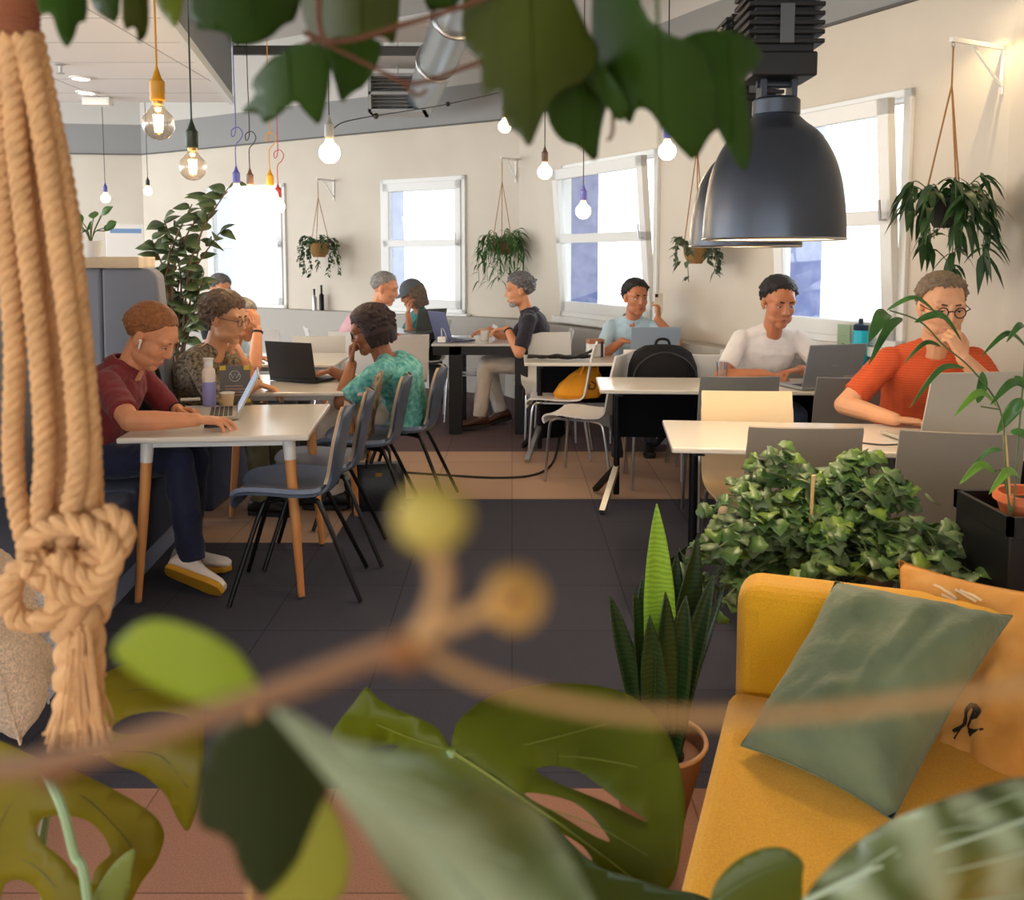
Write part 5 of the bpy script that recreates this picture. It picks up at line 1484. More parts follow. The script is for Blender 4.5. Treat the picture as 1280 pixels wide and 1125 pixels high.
def wall_bracket(label, px, py, P, D, O, length=.30, group='white shelf brackets on the wall'):
    u = uhit(px, P, D); q = P + D * u; q.z = at(px, py, q.y).z
    t = thing('wall_bracket', label, 'bracket', tuple(q), math.atan2(-O.y, -O.x), group)
    b = MB(); b.bar((0, 0, 0), (length, 0, 0), .02, .022); b.build('bracket_arm', M_frame, t, smooth=False)
    MB().bar((.006, 0, .012), (.006, 0, -.24), .02, .012, V((1, 0, 0))).build('bracket_plate', M_frame, t, smooth=False)
    MB().bar((.01, 0, -.2), (length * .62, 0, -.008), .012, .012).build('bracket_brace', M_frame, t, smooth=False)
    MB().torus((length - .02, 0, -.024), .012, .003, Matrix.Rotation(PI / 2, 3, 'X'), 14, 6).build('hook', M_steel, t)
    tip = q - O * (length - .02); tip.z -= .036
    return tip
def hanging(label, tip, zrim, potr, poth, seed, kind, trail, nleaf, mleaf, mp):
    t = thing('hanging_plant', label, 'plant', (tip.x, tip.y, 0), 0, 'plants hanging from wall brackets')
    rnd = random.Random(seed)
    MB().lathe([(.001, zrim - poth), (potr * .55, zrim - poth), (potr * .9, zrim - poth * .6), (potr, zrim - poth * .15), (potr * .96, zrim), (potr * .86, zrim - .01), (potr * .8, zrim - .03), (.001, zrim - .03)], n=24).build('pot', mp, t)
    kz = zrim + (tip.z - zrim) * .75
    for k in range(3):
        a = 2 * PI * k / 3 + .5
        MB().tube([(math.cos(a) * potr, math.sin(a) * potr, zrim), (0, 0, kz), (0, 0, tip.z)], .0045, 6).build('hanger_cord', mat('jute', (168, 122, 76), .9), t)
    st = MB(); lf = MB()
    for k in range(trail):
        a = 2 * PI * k / trail + rnd.uniform(-.3, .3); out = potr * rnd.uniform(1.1, 1.75); fall = rnd.uniform(.12, 1) * kind['fall']
        b = V((math.cos(a) * potr * .4, math.sin(a) * potr * .4, zrim - .01)); m = V((math.cos(a) * out, math.sin(a) * out, zrim + rnd.uniform(.02, kind['rise'])))
        e_ = V((math.cos(a) * out * rnd.uniform(1.0, 1.35), math.sin(a) * out * rnd.uniform(1.0, 1.35), zrim - fall))
        pts = catmull([b, m, m.lerp(e_, .5) + V((math.cos(a) * .03, math.sin(a) * .03, .03)), e_], 7)
        st.tube(pts, .003, 5)
        for i in range(2, len(pts)):
            if rnd.random() > kind['dens']: continue
            for q in range(kind.get('per', 2)):
                d = V((rnd.gauss(0, 1), rnd.gauss(0, 1), rnd.gauss(-.3, .6))) + (pts[i] - V((0, 0, pts[i].z))).normalized() * .6
                leaf_blade(lf, pts[i], d, V((rnd.gauss(0, .4), rnd.gauss(0, .4), 1)), kind['L'] * rnd.uniform(.6, 1.15), kind['W'] * rnd.uniform(.7, 1.1), .2, kind.get('droop', .5), 4)
    st.build('stems', M_stem, t); lf.build('foliage', mleaf, t)
    return t
trailer = dict(fall=.42, rise=.10, dens=.95, L=.055, W=.034)
fern = dict(fall=.45, rise=.14, dens=.6, L=.12, W=.024, droop=.9, per=1)
big = dict(fall=.44, rise=.12, dens=.42, L=.125, W=.042, droop=.8, per=2)
tp = wall_bracket('white bracket above the wicker pot on the far wall', 419, 226, PB, DA, OA)
hanging('trailing plant in a wicker pot hanging between the two far windows', tp, at(403, 304, tp.y).z, .13, .17, 11, trailer, 11, 0, M_leafD, M_wicker)
tp = wall_bracket('white bracket above the second hanging plant left of the tilted middle window', 645, 200, PB, DA, OA)
hanging('feathery plant hanging in the corner left of the tilted middle window', tp, at(623, 302, tp.y).z, .12, .14, 12, fern, 22, 0, M_leafM, M_twig)
tp = wall_bracket('white bracket behind the dome lamps', 906, 140, PB, DB, OB)
hanging('sparse hanging plant half hidden behind the second dome lamp', tp, at(868, 306, tp.y).z, .09, .14, 13, dict(fall=.3, rise=.06, dens=.5, L=.06, W=.04), 9, 0, M_leafG, M_wicker)
tp = wall_bracket('white bracket at the upper right above the dark hanging plant', 1243, 60, PB, DB, OB, .42)
hanging('dark leafy plant hanging at the right above the person in orange', tp, at(1172, 248, tp.y).z, .105, .15, 14, big, 13, 0, M_leafD, mat('pot_dark', (44, 40, 34), .7))
# ------------------------------------------------------------------ standing plants
def blade_mesh(mb, pts, w, cup=.25, n=7, face=V((0, -1, 0))):
    """broad leaf along a curve of points; w(t) half width"""
    rows = []
    for i, p in enumerate(pts):
        d = (pts[min(i + 1, len(pts) - 1)] - pts[max(i - 1, 0)]).normalized()
        s = d.cross(face); s = s.normalized() if s.length > 1e-4 else V((1, 0, 0)); nn = s.cross(d)
        ww = w(i / (len(pts) - 1)); row = []
        for j in range(n):
            q = -1 + 2 * j / (n - 1)
            row.append(p + s * q * ww + nn * (abs(q) ** 1.5) * ww * cup)
        rows.append(row)
    vs = [p for r in rows for p in r]; fs = []
    for i in range(len(rows) - 1):
        for j in range(n - 1):
            a = i * n + j; fs.append((a, a + 1, a + n + 1, a + n))
    return mb.add(vs, fs)
def thick(o, t=.0012):
    m = o.modifiers.new('thick', 'SOLIDIFY'); m.thickness = t; m.offset = 0; return o

# rubber plant behind the booth
M_rub = mat('rubber_leaf', (74, 96, 60), .3, var=(6, (52, 76, 42), (116, 134, 92)), transl=.2)
rx, ry = -2.62, 6.9
t = thing('rubber_plant', 'tall rubber plant with big oval leaves behind the booth bench', 'plant', (rx, ry, 0))
MB().lathe([(.001, 0), (.17, 0), (.21, .38), (.22, .4), (.20, .4), (.19, .36), (.001, .36)], n=28).build('pot', mat('pot_white', (206, 204, 198), .5), t)
MB().lathe([(.001, .34), (.19, .36), (.001, .37)], n=20).build('soil', M_soil, t)
rnd = random.Random(21); st = MB(); lf = MB()
for k in range(15):
    tipx, tipy = [(285, 235), (262, 250), (240, 255), (205, 275), (190, 300), (215, 300), (250, 300), (275, 290), (195, 340), (225, 345), (255, 340), (185, 370), (215, 385), (245, 385), (268, 370)][k]
    tip = at(tipx, tipy, ry + rnd.uniform(-.25, .25)) - V((rx, ry, 0))
    base = V((rnd.uniform(-.08, .08), rnd.uniform(-.08, .08), .36)); mid = V((tip.x * .35 + rnd.uniform(-.1, .1), tip.y * .4, max(.8, tip.z * .72)))
    pts = catmull([base, mid, tip], 9); st.tube(pts, [.011 - .007 * i / len(pts) for i in range(len(pts))], 6)
    for i in range(6, len(pts)):
        for q in range(2 if i > 10 else 1):
            if rnd.random() < .38: continue
            a = rnd.uniform(0, 2 * PI)
            leaf_blade(lf, pts[i], (math.cos(a), math.sin(a) * .7 - .2, rnd.uniform(-.1, .9)), (rnd.gauss(0, .5), -.7, .8), rnd.uniform(.13, .2), rnd.uniform(.075, .105), .18, .35, 6)
st.build('stems', M_twig, t); thick(lf.build('foliage', M_rub, t))
# small plant on the bench shelf
q = at(118, 306, 5.0)
t = thing('potted_plant', 'small round-leaved plant in a white pot on the booth shelf', 'plant', (-2.315, 4.95, 1.501))
MB().lathe([(.001, 0), (.045, 0), (.06, .09), (.055, .09), (.05, .075), (.001, .075)], n=22).build('pot', M_white, t)
st = MB(); lf = MB(); rnd = random.Random(5)
for k in range(11):
    a = rnd.uniform(0, 2 * PI); e_ = V((math.cos(a) * rnd.uniform(.03, .10), math.sin(a) * .08, rnd.uniform(.13, .24)))
    st.tube(catmull([(0, 0, .07), (e_.x * .3, e_.y * .3, .14), e_], 5), .003, 5); leaf_blade(lf, e_, (e_.x, e_.y - .02, .05), (0, -.8, .6), .085, .055, .2, .1, 6)
st.build('stems', M_stem, t); thick(lf.build('foliage', mat('leaf_fresh', (84, 128, 62), .45, var=(10, .2), transl=.2), t))
t = thing('whiteboard', 'small white board with a blue strip behind the booth shelf', 'whiteboard', tuple(at(158, 300, 8.0)), .2)
MB().box((-.17, -.01, -.8), (.15, .01, .14)).build('board', M_white, t, smooth=False, bevel=.004); MB().box((-.13, -.012, .06), (.13, -.0098, .10)).build('blue_strip', mat('strip_blue', (120, 160, 204), .5), t, smooth=False)
for sx in (-.14, .12): MB().tube([(sx, 0, -.8), (sx, 0, -at(158, 300, 8.0).z)], .012, 8).build('stand_leg', M_steel, t)

# grape ivy behind the sofa
def ivy_leaf(mb, base, d, nrm, L):
    d = V(d).normalized(); nrm = V(nrm); nrm = (nrm - d * nrm.dot(d)).normalized(); s = d.cross(nrm)
    out = [(0, 0), (.20, -.04), (.42, .06), (.42, .22), (.56, .40), (.48, .54), (.32, .60), (.27, .74), (.12, .86), (0, 1.0), (-.12, .86), (-.27, .74), (-.32, .60), (-.48, .54), (-.56, .40), (-.42, .22), (-.42, .06), (-.20, -.04)]
    c = base + d * L * .45 - nrm * L * .02
    vs = [c] + [base + s * x * L + d * y * L + nrm * (abs(x) * .22 * L - y * y * .22 * L) for x, y in out]
    n = len(out)
    mb.add(vs, [(0, 1 + i, 1 + (i + 1) % n) for i in range(n)])
gx, gy = .98, 2.78
t = thing('grape_ivy', 'bushy grape ivy with lobed leaves in a dark planter behind the yellow sofa', 'plant', (gx, gy, 0))
MB().lathe([(.001, 0), (.17, 0), (.21, .46), (.22, .5), (.20, .5), (.19, .44), (.001, .44)], n=30).build('pot', mat('planter_brown', (112, 72, 46), .7), t)
MB().lathe([(.001, .44), (.19, .45), (.001, .47)], n=20).build('soil', M_soil, t)
rnd = random.Random(33); st = MB(); lA = MB(); lB = MB(); lC = MB()
top = [(868, 680), (885, 640), (900, 610), (925, 590), (960, 580), (985, 560), (1010, 590), (1040, 590), (1070, 562), (1095, 570), (1125, 595), (1150, 620), (1180, 655), (1210, 680), (1200, 715), (900, 690), (880, 730), (930, 640), (960, 620), (1000, 620), (1040, 630), (1080, 600), (1110, 630), (1140, 660), (1170, 690), (950, 680), (990, 670), (1030, 680), (1070, 660), (1100, 690), (1130, 710), (970, 720), (1010, 715), (1060, 712), (920, 720), (1150, 735), (1090, 735), (1185, 730), (865, 700), (890, 755), (1075, 575), (1105, 590), (1045, 655), (985, 640), (935, 610), (910, 655)]
def canopy(tipx, tipy):
    return gy + .22 * math.sin(tipx * .37 + tipy * .21)
for (tx, ty) in top * 2:
    tx += rnd.uniform(-16, 16); ty += rnd.uniform(-6, 16)
    dep = gy - .26 + (740 - ty) / 180 * .38 + rnd.uniform(-.12, .14)
    tip = at(tx, ty, dep) - V((gx, gy, 0))
    base = V((rnd.uniform(-.1, .1), rnd.uniform(-.1, .1), .46)); mid = base.lerp(tip, .55) + V((0, 0, .10))
    pts = catmull([base, mid, tip], 6); st.tube(pts, .0028, 5)
    for i in range(4, len(pts)):
        for q in range(2):
            if rnd.random() < .34: continue
            a = rnd.uniform(0, 2 * PI)
            m = rnd.choice((lA, lA, lB, lB, lC))
            ivy_leaf(m, pts[i] + V((rnd.gauss(0, .012), rnd.gauss(0, .012), rnd.gauss(0, .01))), (math.cos(a), math.sin(a) * .8 - .35, rnd.uniform(-.55, .15)), (rnd.gauss(0, .35), -.45 + rnd.gauss(0, .3), 1), rnd.uniform(.038, .066))
st.build('stems', M_stem, t)
thick(lA.build('foliage', mat('ivy_mid', (72, 108, 48), .4, var=(14, (52, 88, 36), (104, 138, 70)), transl=.18), t), .0008)
thick(lB.build('foliage', mat('ivy_grey', (88, 110, 66), .4, var=(14, (64, 88, 50), (124, 146, 98)), transl=.15), t), .0008)
thick(lC.build('foliage', mat('ivy_young', (96, 132, 44), .42, var=(14, (72, 112, 36), (138, 164, 66)), transl=.25), t), .0008)
a = at(1017, 594, gy - .1) - V((gx, gy, 0)); MB().tube([V((a.x, a.y * .6, .46)), a], .006, 8).build('bamboo_stake', mat('bamboo', (222, 184, 122), .6), t)

# long-leaved plant in the black planter at the right edge
bx, by = 1.54, 2.60
t = thing('planter_box', 'tall black planter box at the right edge behind the sofa', 'planter', (bx, by, 0))
MB().box((-.145, -.145, .0), (.16, .16, .72)).build('box_body', M_black, t, smooth=False, bevel=.006)
r = MB(); 
for a in ((-.15, -.15, .165, -.135), (-.15, .145, .165, .165), (-.15, -.15, -.135, .165), (.15, -.15, .165, .165)): r.box((a[0], a[1], .72), (a[2], a[3], .775))
r.build('box_rim', M_black, t, smooth=False)
t = thing('weeping_fig', 'slender plant with long drooping leaves in a terracotta pot at the right edge', 'plant', (bx, by, .722))
MB().lathe([(.001, .0), (.075, .0), (.095, .06), (.105, .062), (.105, .085), (.09, .085), (.088, .06), (.001, .055)], n=28).build('pot', M_terra, t)
MB().lathe([(.001, .054), (.088, .056), (.001, .068)], n=18).build('soil', M_soil, t)
O3 = V((bx, by, .722))
sm = MB()
for pl in ([(1262, 648), (1257, 580), (1250, 512), (1215, 462), (1180, 432), (1150, 402), (1112, 388)], [(1266, 648), (1272, 560), (1282, 440)], [(1250, 512), (1226, 508)], [(1264, 640), (1252, 590), (1240, 592)]):
    sm.tube(catmull([at(x, y, by - .06) - O3 for x, y in pl], 6), .0024, 6)
sm.build('stems', M_stem, t)
MB().tube([at(1264, 648, by) - O3, at(1256, 545, by - .02) - O3], .005, 8).build('bamboo_stake', mat('bamboo', (222, 184, 122), .6), t)
M_fig = mat('fig_leaf', (58, 104, 44), .3, var=(10, (40, 84, 32), (84, 134, 62)), transl=.2)
M_figl = mat('fig_leaf_young', (120, 168, 62), .35, var=(10, .2), transl=.25)
for (x0, y0, x1, y1, w, yng) in ((1110, 392, 1086, 428, 15, 0), (1128, 398, 1086, 456, 9, 0), (1108, 388, 1172, 393, 5, 0), (1143, 403, 1202, 426, 8, 0), (1176, 433, 1130, 454, 5, 0), (1206, 460, 1137, 510, 6, 0), (1222, 504, 1228, 464, 10, 0), (1246, 508, 1192, 521, 8, 1), (1278, 498, 1246, 542, 13, 0), (1284, 488, 1238, 506, 9, 0), (1284, 436, 1226, 446, 6, 0), (1284, 416, 1258, 428, 7, 0), (1244, 592, 1199, 606, 9, 1), (1252, 562, 1214, 584, 5, 0), (1274, 596, 1236, 618, 9, 1), (1268, 470, 1290, 505, 9, 0), (1262, 540, 1290, 560, 9, 0)):
    A, B = at(x0, y0, by - .07) - O3, at(x1, y1, by - .07 + random.uniform(-.12, .05)) - O3
    m = (A + B) / 2 + V((0, -.01, abs(B.x - A.x) * .3))
    pts = catmull([A, m, B], 7); hw = w * .62 / F_ * by
    mb = blade_mesh(MB(), pts, lambda q, hw=hw: hw * max(.02, math.sin(PI * q ** .8)) , .35, 7, V((0, -.8, .6)))
    thick(mb.build('leaf', M_figl if yng else M_fig, t))
# snake plant beside the sofa
sx, sy = .352, 2.12
t = thing('snake_plant', 'snake plant with upright banded leaves beside the yellow sofa', 'plant', (sx, sy, 0))
MB().lathe([(.001, 0), (.055, 0), (.085, .15), (.124, .30), (.130, .315), (.125, .318), (.112, .28), (.001, .27)], n=32).build('pot', mat('pot_leather', (132, 84, 54), .55, bump=(30, .15)), t)
MB().torus((0, 0, .315), .126, .006, None, 32, 8).build('pot_rim', mat('rim_tan', (206, 156, 112), .5), t)
MB().lathe([(.001, .26), (.11, .27), (.001, .29)], n=18).build('soil', M_soil, t)
def snake_mat(n, a, b): return mat(n, a, .35, wave=(26, b, 'Z', 6), transl=.06)
S_d = snake_mat('snake_dark', (18, 40, 14), (40, 68, 26)); S_l = snake_mat('snake_bright', (122, 164, 40), (152, 190, 60))
for k, (tx, ty, bxp, w, dy, m) in enumerate(((762, 742, 800, 11, .0, 0), (792, 736, 808, 11, -.03, 0), (821, 630, 829, 17, -.04, 1), (803, 720, 815, 14, .05, 0), (846, 690, 838, 16, .05, 0), (872, 668, 846, 18, .04, 0), (893, 715, 852, 12, -.01, 0), (858, 745, 842, 16, -.05, 0), (832, 740, 828, 15, -.06, 0), (776, 790, 812, 9, .03, 0), (905, 735, 858, 7, .02, 0), (812, 770, 820, 14, -.07, 0))):
    O = V((sx, sy, 0)); A = at(bxp, 900, sy + dy) - O; A.x *= .7; A.z = .27; B = at(tx, ty, sy + dy * 1.6) - O
    pts = catmull([A, A.lerp(B, .5) + V(((A.x - B.x) * .12, 0, 0)), B], 9); hw = w / F_ * sy
    mb = blade_mesh(MB(), pts, lambda q, hw=hw: hw * (.62 + .38 * math.sin(PI * min(1, q * .95))) * (1 if q < .6 else max(.03, 1 - ((q - .6) / .4) ** 1.8)) * 1.15, .45, 7, V((math.sin(k * 1.7) * .5, -1, 0)).normalized())
    thick(mb.build('leaf', S_l if m else S_d, t), .003)

# ------------------------------------------------------------------ macrame hanger on the left
M_rope = mat('cotton_rope', (206, 160, 110), .95, var=(40, .12), bump=(220, .6, .003))
M_wrapm = mat('rope_wrap', (140, 84, 52), .95, bump=(160, .6, .003))
YM = .80
mo = at(60, 700, YM)
t = thing('macrame_hanger', 'thick cotton macrame plant hanger with big knot and frayed tassel at the left', 'macrame', tuple(mo))
def rope(mb, pts, r, pitch=.030, n=8, dens=.004):
    pts = catmull(pts, 34); L = 0; out = [[], [], []]; u = None; lastp = None
    for i, p in enumerate(pts):
        d = (pts[min(i + 1, len(pts) - 1)] - pts[max(i - 1, 0)]).normalized()
        if lastp is not None: L += (p - lastp).length
        lastp = p
        if u is None: u, _ = basis(d)
        u = (u - d * u.dot(d)).normalized(); w = d.cross(u)
        for k in range(3):
            a = 2 * PI * (L / pitch + k / 3)
            out[k].append(p + (u * math.cos(a) + w * math.sin(a)) * r * .50)
    for k in range(3): mb.tube(out[k], r * .58, n)
    return mb
def mp(pl, dy=0): return [at(x, y, YM + dy) - mo for x, y in pl]
mb = MB()
wr = [at(22, -40 + k * 3.2, YM) - mo for k in range(30)]
mb.tube(wr, [.0185 if k % 2 else .0168 for k in range(30)], 20); mb.build('wrap', M_wrapm, t)
px_r = 12.5 / F_ * YM
for pl, dy in (([(6, 45), (2, 160), (8, 300), (18, 430), (16, 560), (22, 630), (36, 690)], .0), ([(14, 45), (20, 160), (34, 300), (48, 430), (56, 560), (52, 640), (62, 690)], -.012),
               ([(22, 45), (38, 160), (56, 300), (72, 440), (80, 570), (74, 640), (82, 690)], .012), ([(30, 45), (52, 160), (72, 300), (90, 440), (98, 570), (88, 640), (80, 700)], -.014),
               ([(38, 45), (66, 160), (88, 300), (104, 440), (114, 560), (108, 640), (112, 690)], .0), ([(26, 45), (30, 170), (44, 310), (62, 450), (70, 560), (64, 640), (70, 690)], .028),
               ([(42, 45), (60, 130), (84, 250), (98, 380), (110, 500), (116, 600), (118, 680)], .022)):
    rope(MB(), mp(pl, dy), px_r).build('rope', M_rope, t)
mb = MB()
for pl, d0, d1 in (([(30, 690), (55, 664), (92, 655), (126, 668), (142, 694), (126, 722), (94, 716), (70, 694)], -.02, -.045), ([(96, 704), (126, 694), (150, 684), (154, 658), (136, 644), (118, 660), (114, 700), (130, 728), (122, 768), (104, 780)], -.03, .0),
                   ([(60, 772), (28, 776), (12, 752), (20, 716), (48, 700), (76, 722), (72, 762), (46, 780)], -.02, -.04), ([(50, 716), (80, 738), (112, 742), (138, 716)], -.05, -.03), ([(34, 700), (50, 722), (78, 742), (100, 770)], -.045, -.02)):
    n = len(pl); rope(mb, [at(x, y, YM + d0 + (d1 - d0) * i / (n - 1)) - mo for i, (x, y) in enumerate(pl)], px_r * 1.12, .04)
mb.build('knot', M_rope, t)
mb = MB()
rope(mb, mp([(84, 738), (96, 776), (100, 815), (98, 860), (100, 900)], -.02), px_r * 2.3, .07, 10)
mb.build('tassel', M_rope, t)
mb = MB(); rnd = random.Random(8)
for k in range(230):
    x0 = 98 + rnd.uniform(-24, 24); x1 = x0 + (x0 - 98) * .55 + rnd.uniform(-6, 6); y1 = 935 + rnd.uniform(-35, 12)
    mb.tube(catmull(mp([(98 + (x0 - 98) * .6, 800 + rnd.uniform(-20, 30)), (x0, 870), (x1, y1)], -.02 + rnd.uniform(-.022, .022)), 5), .0017, 4)
for pl in ([(118, 850), (130, 870), (140, 895), (136, 912)], [(80, 905), (66, 912), (54, 918)], [(122, 842), (128, 846), (132, 842)], [(120, 900), (132, 918), (140, 924)]):
    mb.tube(catmull(mp(pl, -.02), 5), .0016, 5)
mb.build('fringe', M_rope, t)

# ------------------------------------------------------------------ leaves close to the camera
from mathutils.geometry import delaunay_2d_cdt
def inpoly(x, y, P):
    c = False; n = len(P); j = n - 1
    for i in range(n):
        xi, yi = P[i]; xj, yj = P[j]
        if (yi > y) != (yj > y) and x < (xj - xi) * (y - yi) / (yj - yi) + xi: c = not c
        j = i
    return c
def chaikin(P, it=2):
    for _ in range(it):
        Q = []; n = len(P)
        for i in range(n):
            a, b = P[i], P[(i + 1) % n]
            Q.append((a[0] * .78 + b[0] * .22, a[1] * .78 + b[1] * .22)); Q.append((a[0] * .22 + b[0] * .78, a[1] * .22 + b[1] * .78))
        P = Q
    return P
def leaf(parent, org, P, Y, m, holes=(), mid=None, cup=.0, tilt=(0, 0), th=.0008, wavy=.0, name='leaf', step=None, rib=None, ribm=None, it=2, side=()):
    """a leaf of real size hanging Y metres away: outline, bowl across the midrib and tilt in depth"""
    P = chaikin(P, it); H = [chaikin(h, it) for h in holes]
    xs = [p[0] for p in P]; ys = [p[1] for p in P]; cx, cy = sum(xs) / len(xs), sum(ys) / len(ys)
    (mx0, my0), (mx1, my1) = mid or ((cx, min(ys)), (cx, max(ys)))
    md = V((mx1 - mx0, my1 - my0)); ml = md.length; md /= ml
    sc = 100.0
    def P3(x, y):
        q = ((x - mx0) * -md.y + (y - my0) * md.x) / sc; l = ((x - mx0) * md.x + (y - my0) * md.y) / ml
        d = Y * (1 + cup * (1 - math.exp(-q * q * .8)) + tilt[0] * (x - cx) / 1000 + tilt[1] * (y - cy) / 1000 + wavy * math.sin(l * 9 + (2 if q > 0 else 0)) * min(1, abs(q)) * .1)
        return at(x, y, d) - org
    pts = list(P); edges = [(i, (i + 1) % len(P)) for i in range(len(P))]
    for h in H:
        o = len(pts); pts += h; edges += [(o + i, o + (i + 1) % len(h)) for i in range(len(h))]
    st = step or max(10, (max(xs) - min(xs) + max(ys) - min(ys)) / 24)
    x = min(xs) + st * .5
    while x < max(xs):
        y = min(ys) + st * .5
        while y < max(ys):
            if inpoly(x, y, P) and not any(inpoly(x, y, h) for h in H): pts.append((x, y))
            y += st
        x += st
    r = delaunay_2d_cdt([V(p) for p in pts], edges, [], 0, .01)
    vs, fs = r[0], r[2]
    keep = []
    for f in fs:
        gx_ = sum(vs[i].x for i in f) / len(f); gy_ = sum(vs[i].y for i in f) / len(f)
        if inpoly(gx_, gy_, P) and not any(inpoly(gx_, gy_, h) for h in H): keep.append(tuple(f))
    used = sorted({i for f in keep for i in f}); ix = {v: k for k, v in enumerate(used)}
    mb = MB().add([P3(vs[i].x, vs[i].y) for i in used], [tuple(ix[i] for i in f) for f in keep])
    o = mb.build(name, m, parent); thick(o, th)
    if rib:
        rb = MB(); L = [P3(*p) for p in rib]
        L = [p + (V((0, 0, EYE)) - org - p).normalized() * th for p in catmull(L, 6)]
        n = len(L); rb.tube(L, [th * (2.0 - 1.3 * i / n) for i in range(n)], 6)
        rb.build('midrib', ribm or m, o)
    for sd in side:
        rb = MB(); L = [P3(*p) + V((0, 0, 0)) for p in sd]; L = [p + (V((0, 0, EYE)) - org - p).normalized() * th * .6 for p in catmull(L, 5)]
        rb.tube(L, th * .55, 5); rb.build('vein', ribm or m, o)
    return o

M_mon = mat('monstera_leaf', (98, 108, 10), .45, var=(5, (84, 96, 8), (114, 122, 16)), transl=.4, spec=.3, bump=(14, .08, .01))
M_mony = mat('monstera_olive', (134, 120, 22), .45, var=(5, (116, 106, 18), (152, 136, 32)), transl=.4, spec=.3)
M_petl = mat('petiole', (150, 176, 132), .45)
M_vein = mat('vein_pale', (124, 134, 40), .5)
def monstera_pot(t, x, y):
    MB().lathe([(x and .001 or .001, 0), (.12, 0), (.15, .26), (.155, .28), (.14, .28), (.13, .25), (.001, .25)], c=(0, 0, 0), n=28).build('pot', M_terra, t)
    MB().lathe([(.001, .24), (.13, .25), (.001, .27)], n=18).build('soil', M_soil, t)
m1 = V((-.02, 1.08, 0))
t = thing('monstera', 'monstera with a big split leaf at the bottom centre', 'plant', tuple(m1)); monstera_pot(t, 0, 0)
leaf(t, m1, [(563, 938), (556, 922), (545, 908), (520, 896), (492, 886), (470, 872), (458, 856), (446, 874), (428, 896), (411, 920), (430, 960), (470, 1000), (520, 1040), (580, 1070), (660, 1095), (740, 1116), (800, 1124), (836, 1112), (846, 1092), (853, 1050), (857, 1010), (852, 965), (838, 922), (816, 888), (784, 866), (740, 855), (690, 853), (640, 860), (600, 876), (572, 900), (566, 920)], 1.05, M_mon,
     holes=[[(664, 962), (690, 956), (724, 962), (752, 984), (778, 1004), (800, 1018), (812, 1030), (790, 1020), (760, 1004), (720, 988), (690, 976)], [(650, 990), (680, 992), (714, 1000), (740, 1018), (768, 1056), (740, 1044), (706, 1022), (676, 1006)], [(684, 1040), (705, 1042), (730, 1058), (744, 1078), (720, 1072)], [(446, 944), (462, 934), (500, 929), (494, 938), (468, 946)]],
     mid=((563, 938), (790, 1100)), cup=.10, tilt=(.05, -.25), th=.0012, rib=[(563, 938), (620, 975), (700, 1030), (800, 1105)], ribm=M_vein, side=[[(575, 945), (660, 930), (760, 905), (810, 900)], [(600, 962), (700, 945), (800, 960), (840, 985)], [(563, 938), (520, 925), (470, 905)], [(650, 1000), (740, 1030), (810, 1070)]])
MB().tube(catmull([at(563, 938, 1.05) - m1, at(590, 1010, 1.10) - m1, at(610, 1140, 1.10) - m1, V((.0, .0, .25))], 8), .006, 8).build('petiole', M_petl, t)
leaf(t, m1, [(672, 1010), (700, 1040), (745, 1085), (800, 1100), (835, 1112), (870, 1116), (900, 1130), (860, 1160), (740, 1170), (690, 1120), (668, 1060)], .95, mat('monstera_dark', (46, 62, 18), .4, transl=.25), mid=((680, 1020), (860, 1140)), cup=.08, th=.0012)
m2 = V((-.50, .98, 0))
t = thing('monstera', 'monstera with olive split leaves in the bottom left corner', 'plant', tuple(m2)); monstera_pot(t, 0, 0)
leaf(t, m2, [(-30, 915), (10, 930), (50, 948), (110, 970), (160, 996), (196, 1020), (208, 1044), (196, 1078), (174, 1106), (158, 1140), (112, 1150), (60, 1150), (48, 1110), (24, 1098), (4, 1104), (0, 1130), (-40, 1130)], .95, M_mony,
     holes=[[(42, 1034), (56, 1020), (84, 1018), (112, 1026), (130, 1044), (140, 1066), (134, 1072), (118, 1086), (114, 1108), (100, 1100), (78, 1072), (52, 1054)]], mid=((50, 955), (80, 1150)), cup=.06, tilt=(.1, -.2), th=.0012, side=[[(60, 975), (110, 1000), (150, 1040), (165, 1060)], [(50, 970), (10, 1010), (-10, 1060)], [(-10, 1060), (40, 1080), (70, 1110)]], ribm=mat('vein_dark', (84, 80, 22), .5))
leaf(t, m2, [(112, 1130), (128, 1098), (150, 1070), (172, 1058), (164, 1090), (160, 1130)], .93, mat('monstera_under', (128, 136, 60), .5, transl=.3), mid=((120, 1130), (172, 1058)), cup=.1, th=.0012)
leaf(t, m2, [(108, 880), (120, 848), (150, 832), (190, 828), (226, 836), (252, 850), (255, 900), (255, 950), (249, 1000), (236, 1044), (222, 1024), (208, 992), (178, 966), (140, 955), (112, 935), (100, 905)], 1.0, M_mony,
     holes=[[(136, 910), (160, 894), (196, 888), (228, 892), (240, 900), (214, 912), (176, 916), (150, 918)]], mid=((110, 900), (250, 960)), cup=.08, tilt=(.1, -.3), th=.0012, side=[[(120, 880), (170, 862), (225, 868), (240, 878)], [(150, 940), (200, 945), (235, 985)]], ribm=mat('vein_dark', (84, 80, 22), .5))
MB().tube(catmull([at(50, 955, .94) - m2, at(76, 1006, .92) - m2, at(92, 1066, .92) - m2, at(112, 1150, .92) - m2, V((.02, 0, .25))], 8), .0052, 8).build('petiole', M_petl, t)
MB().tube(catmull([at(108, 900, 1.0) - m2, at(60, 1010, 1.02) - m2, at(60, 1150, 1.0) - m2, V((.0, .02, .25))], 8), .005, 8).build('petiole', M_petl, t)

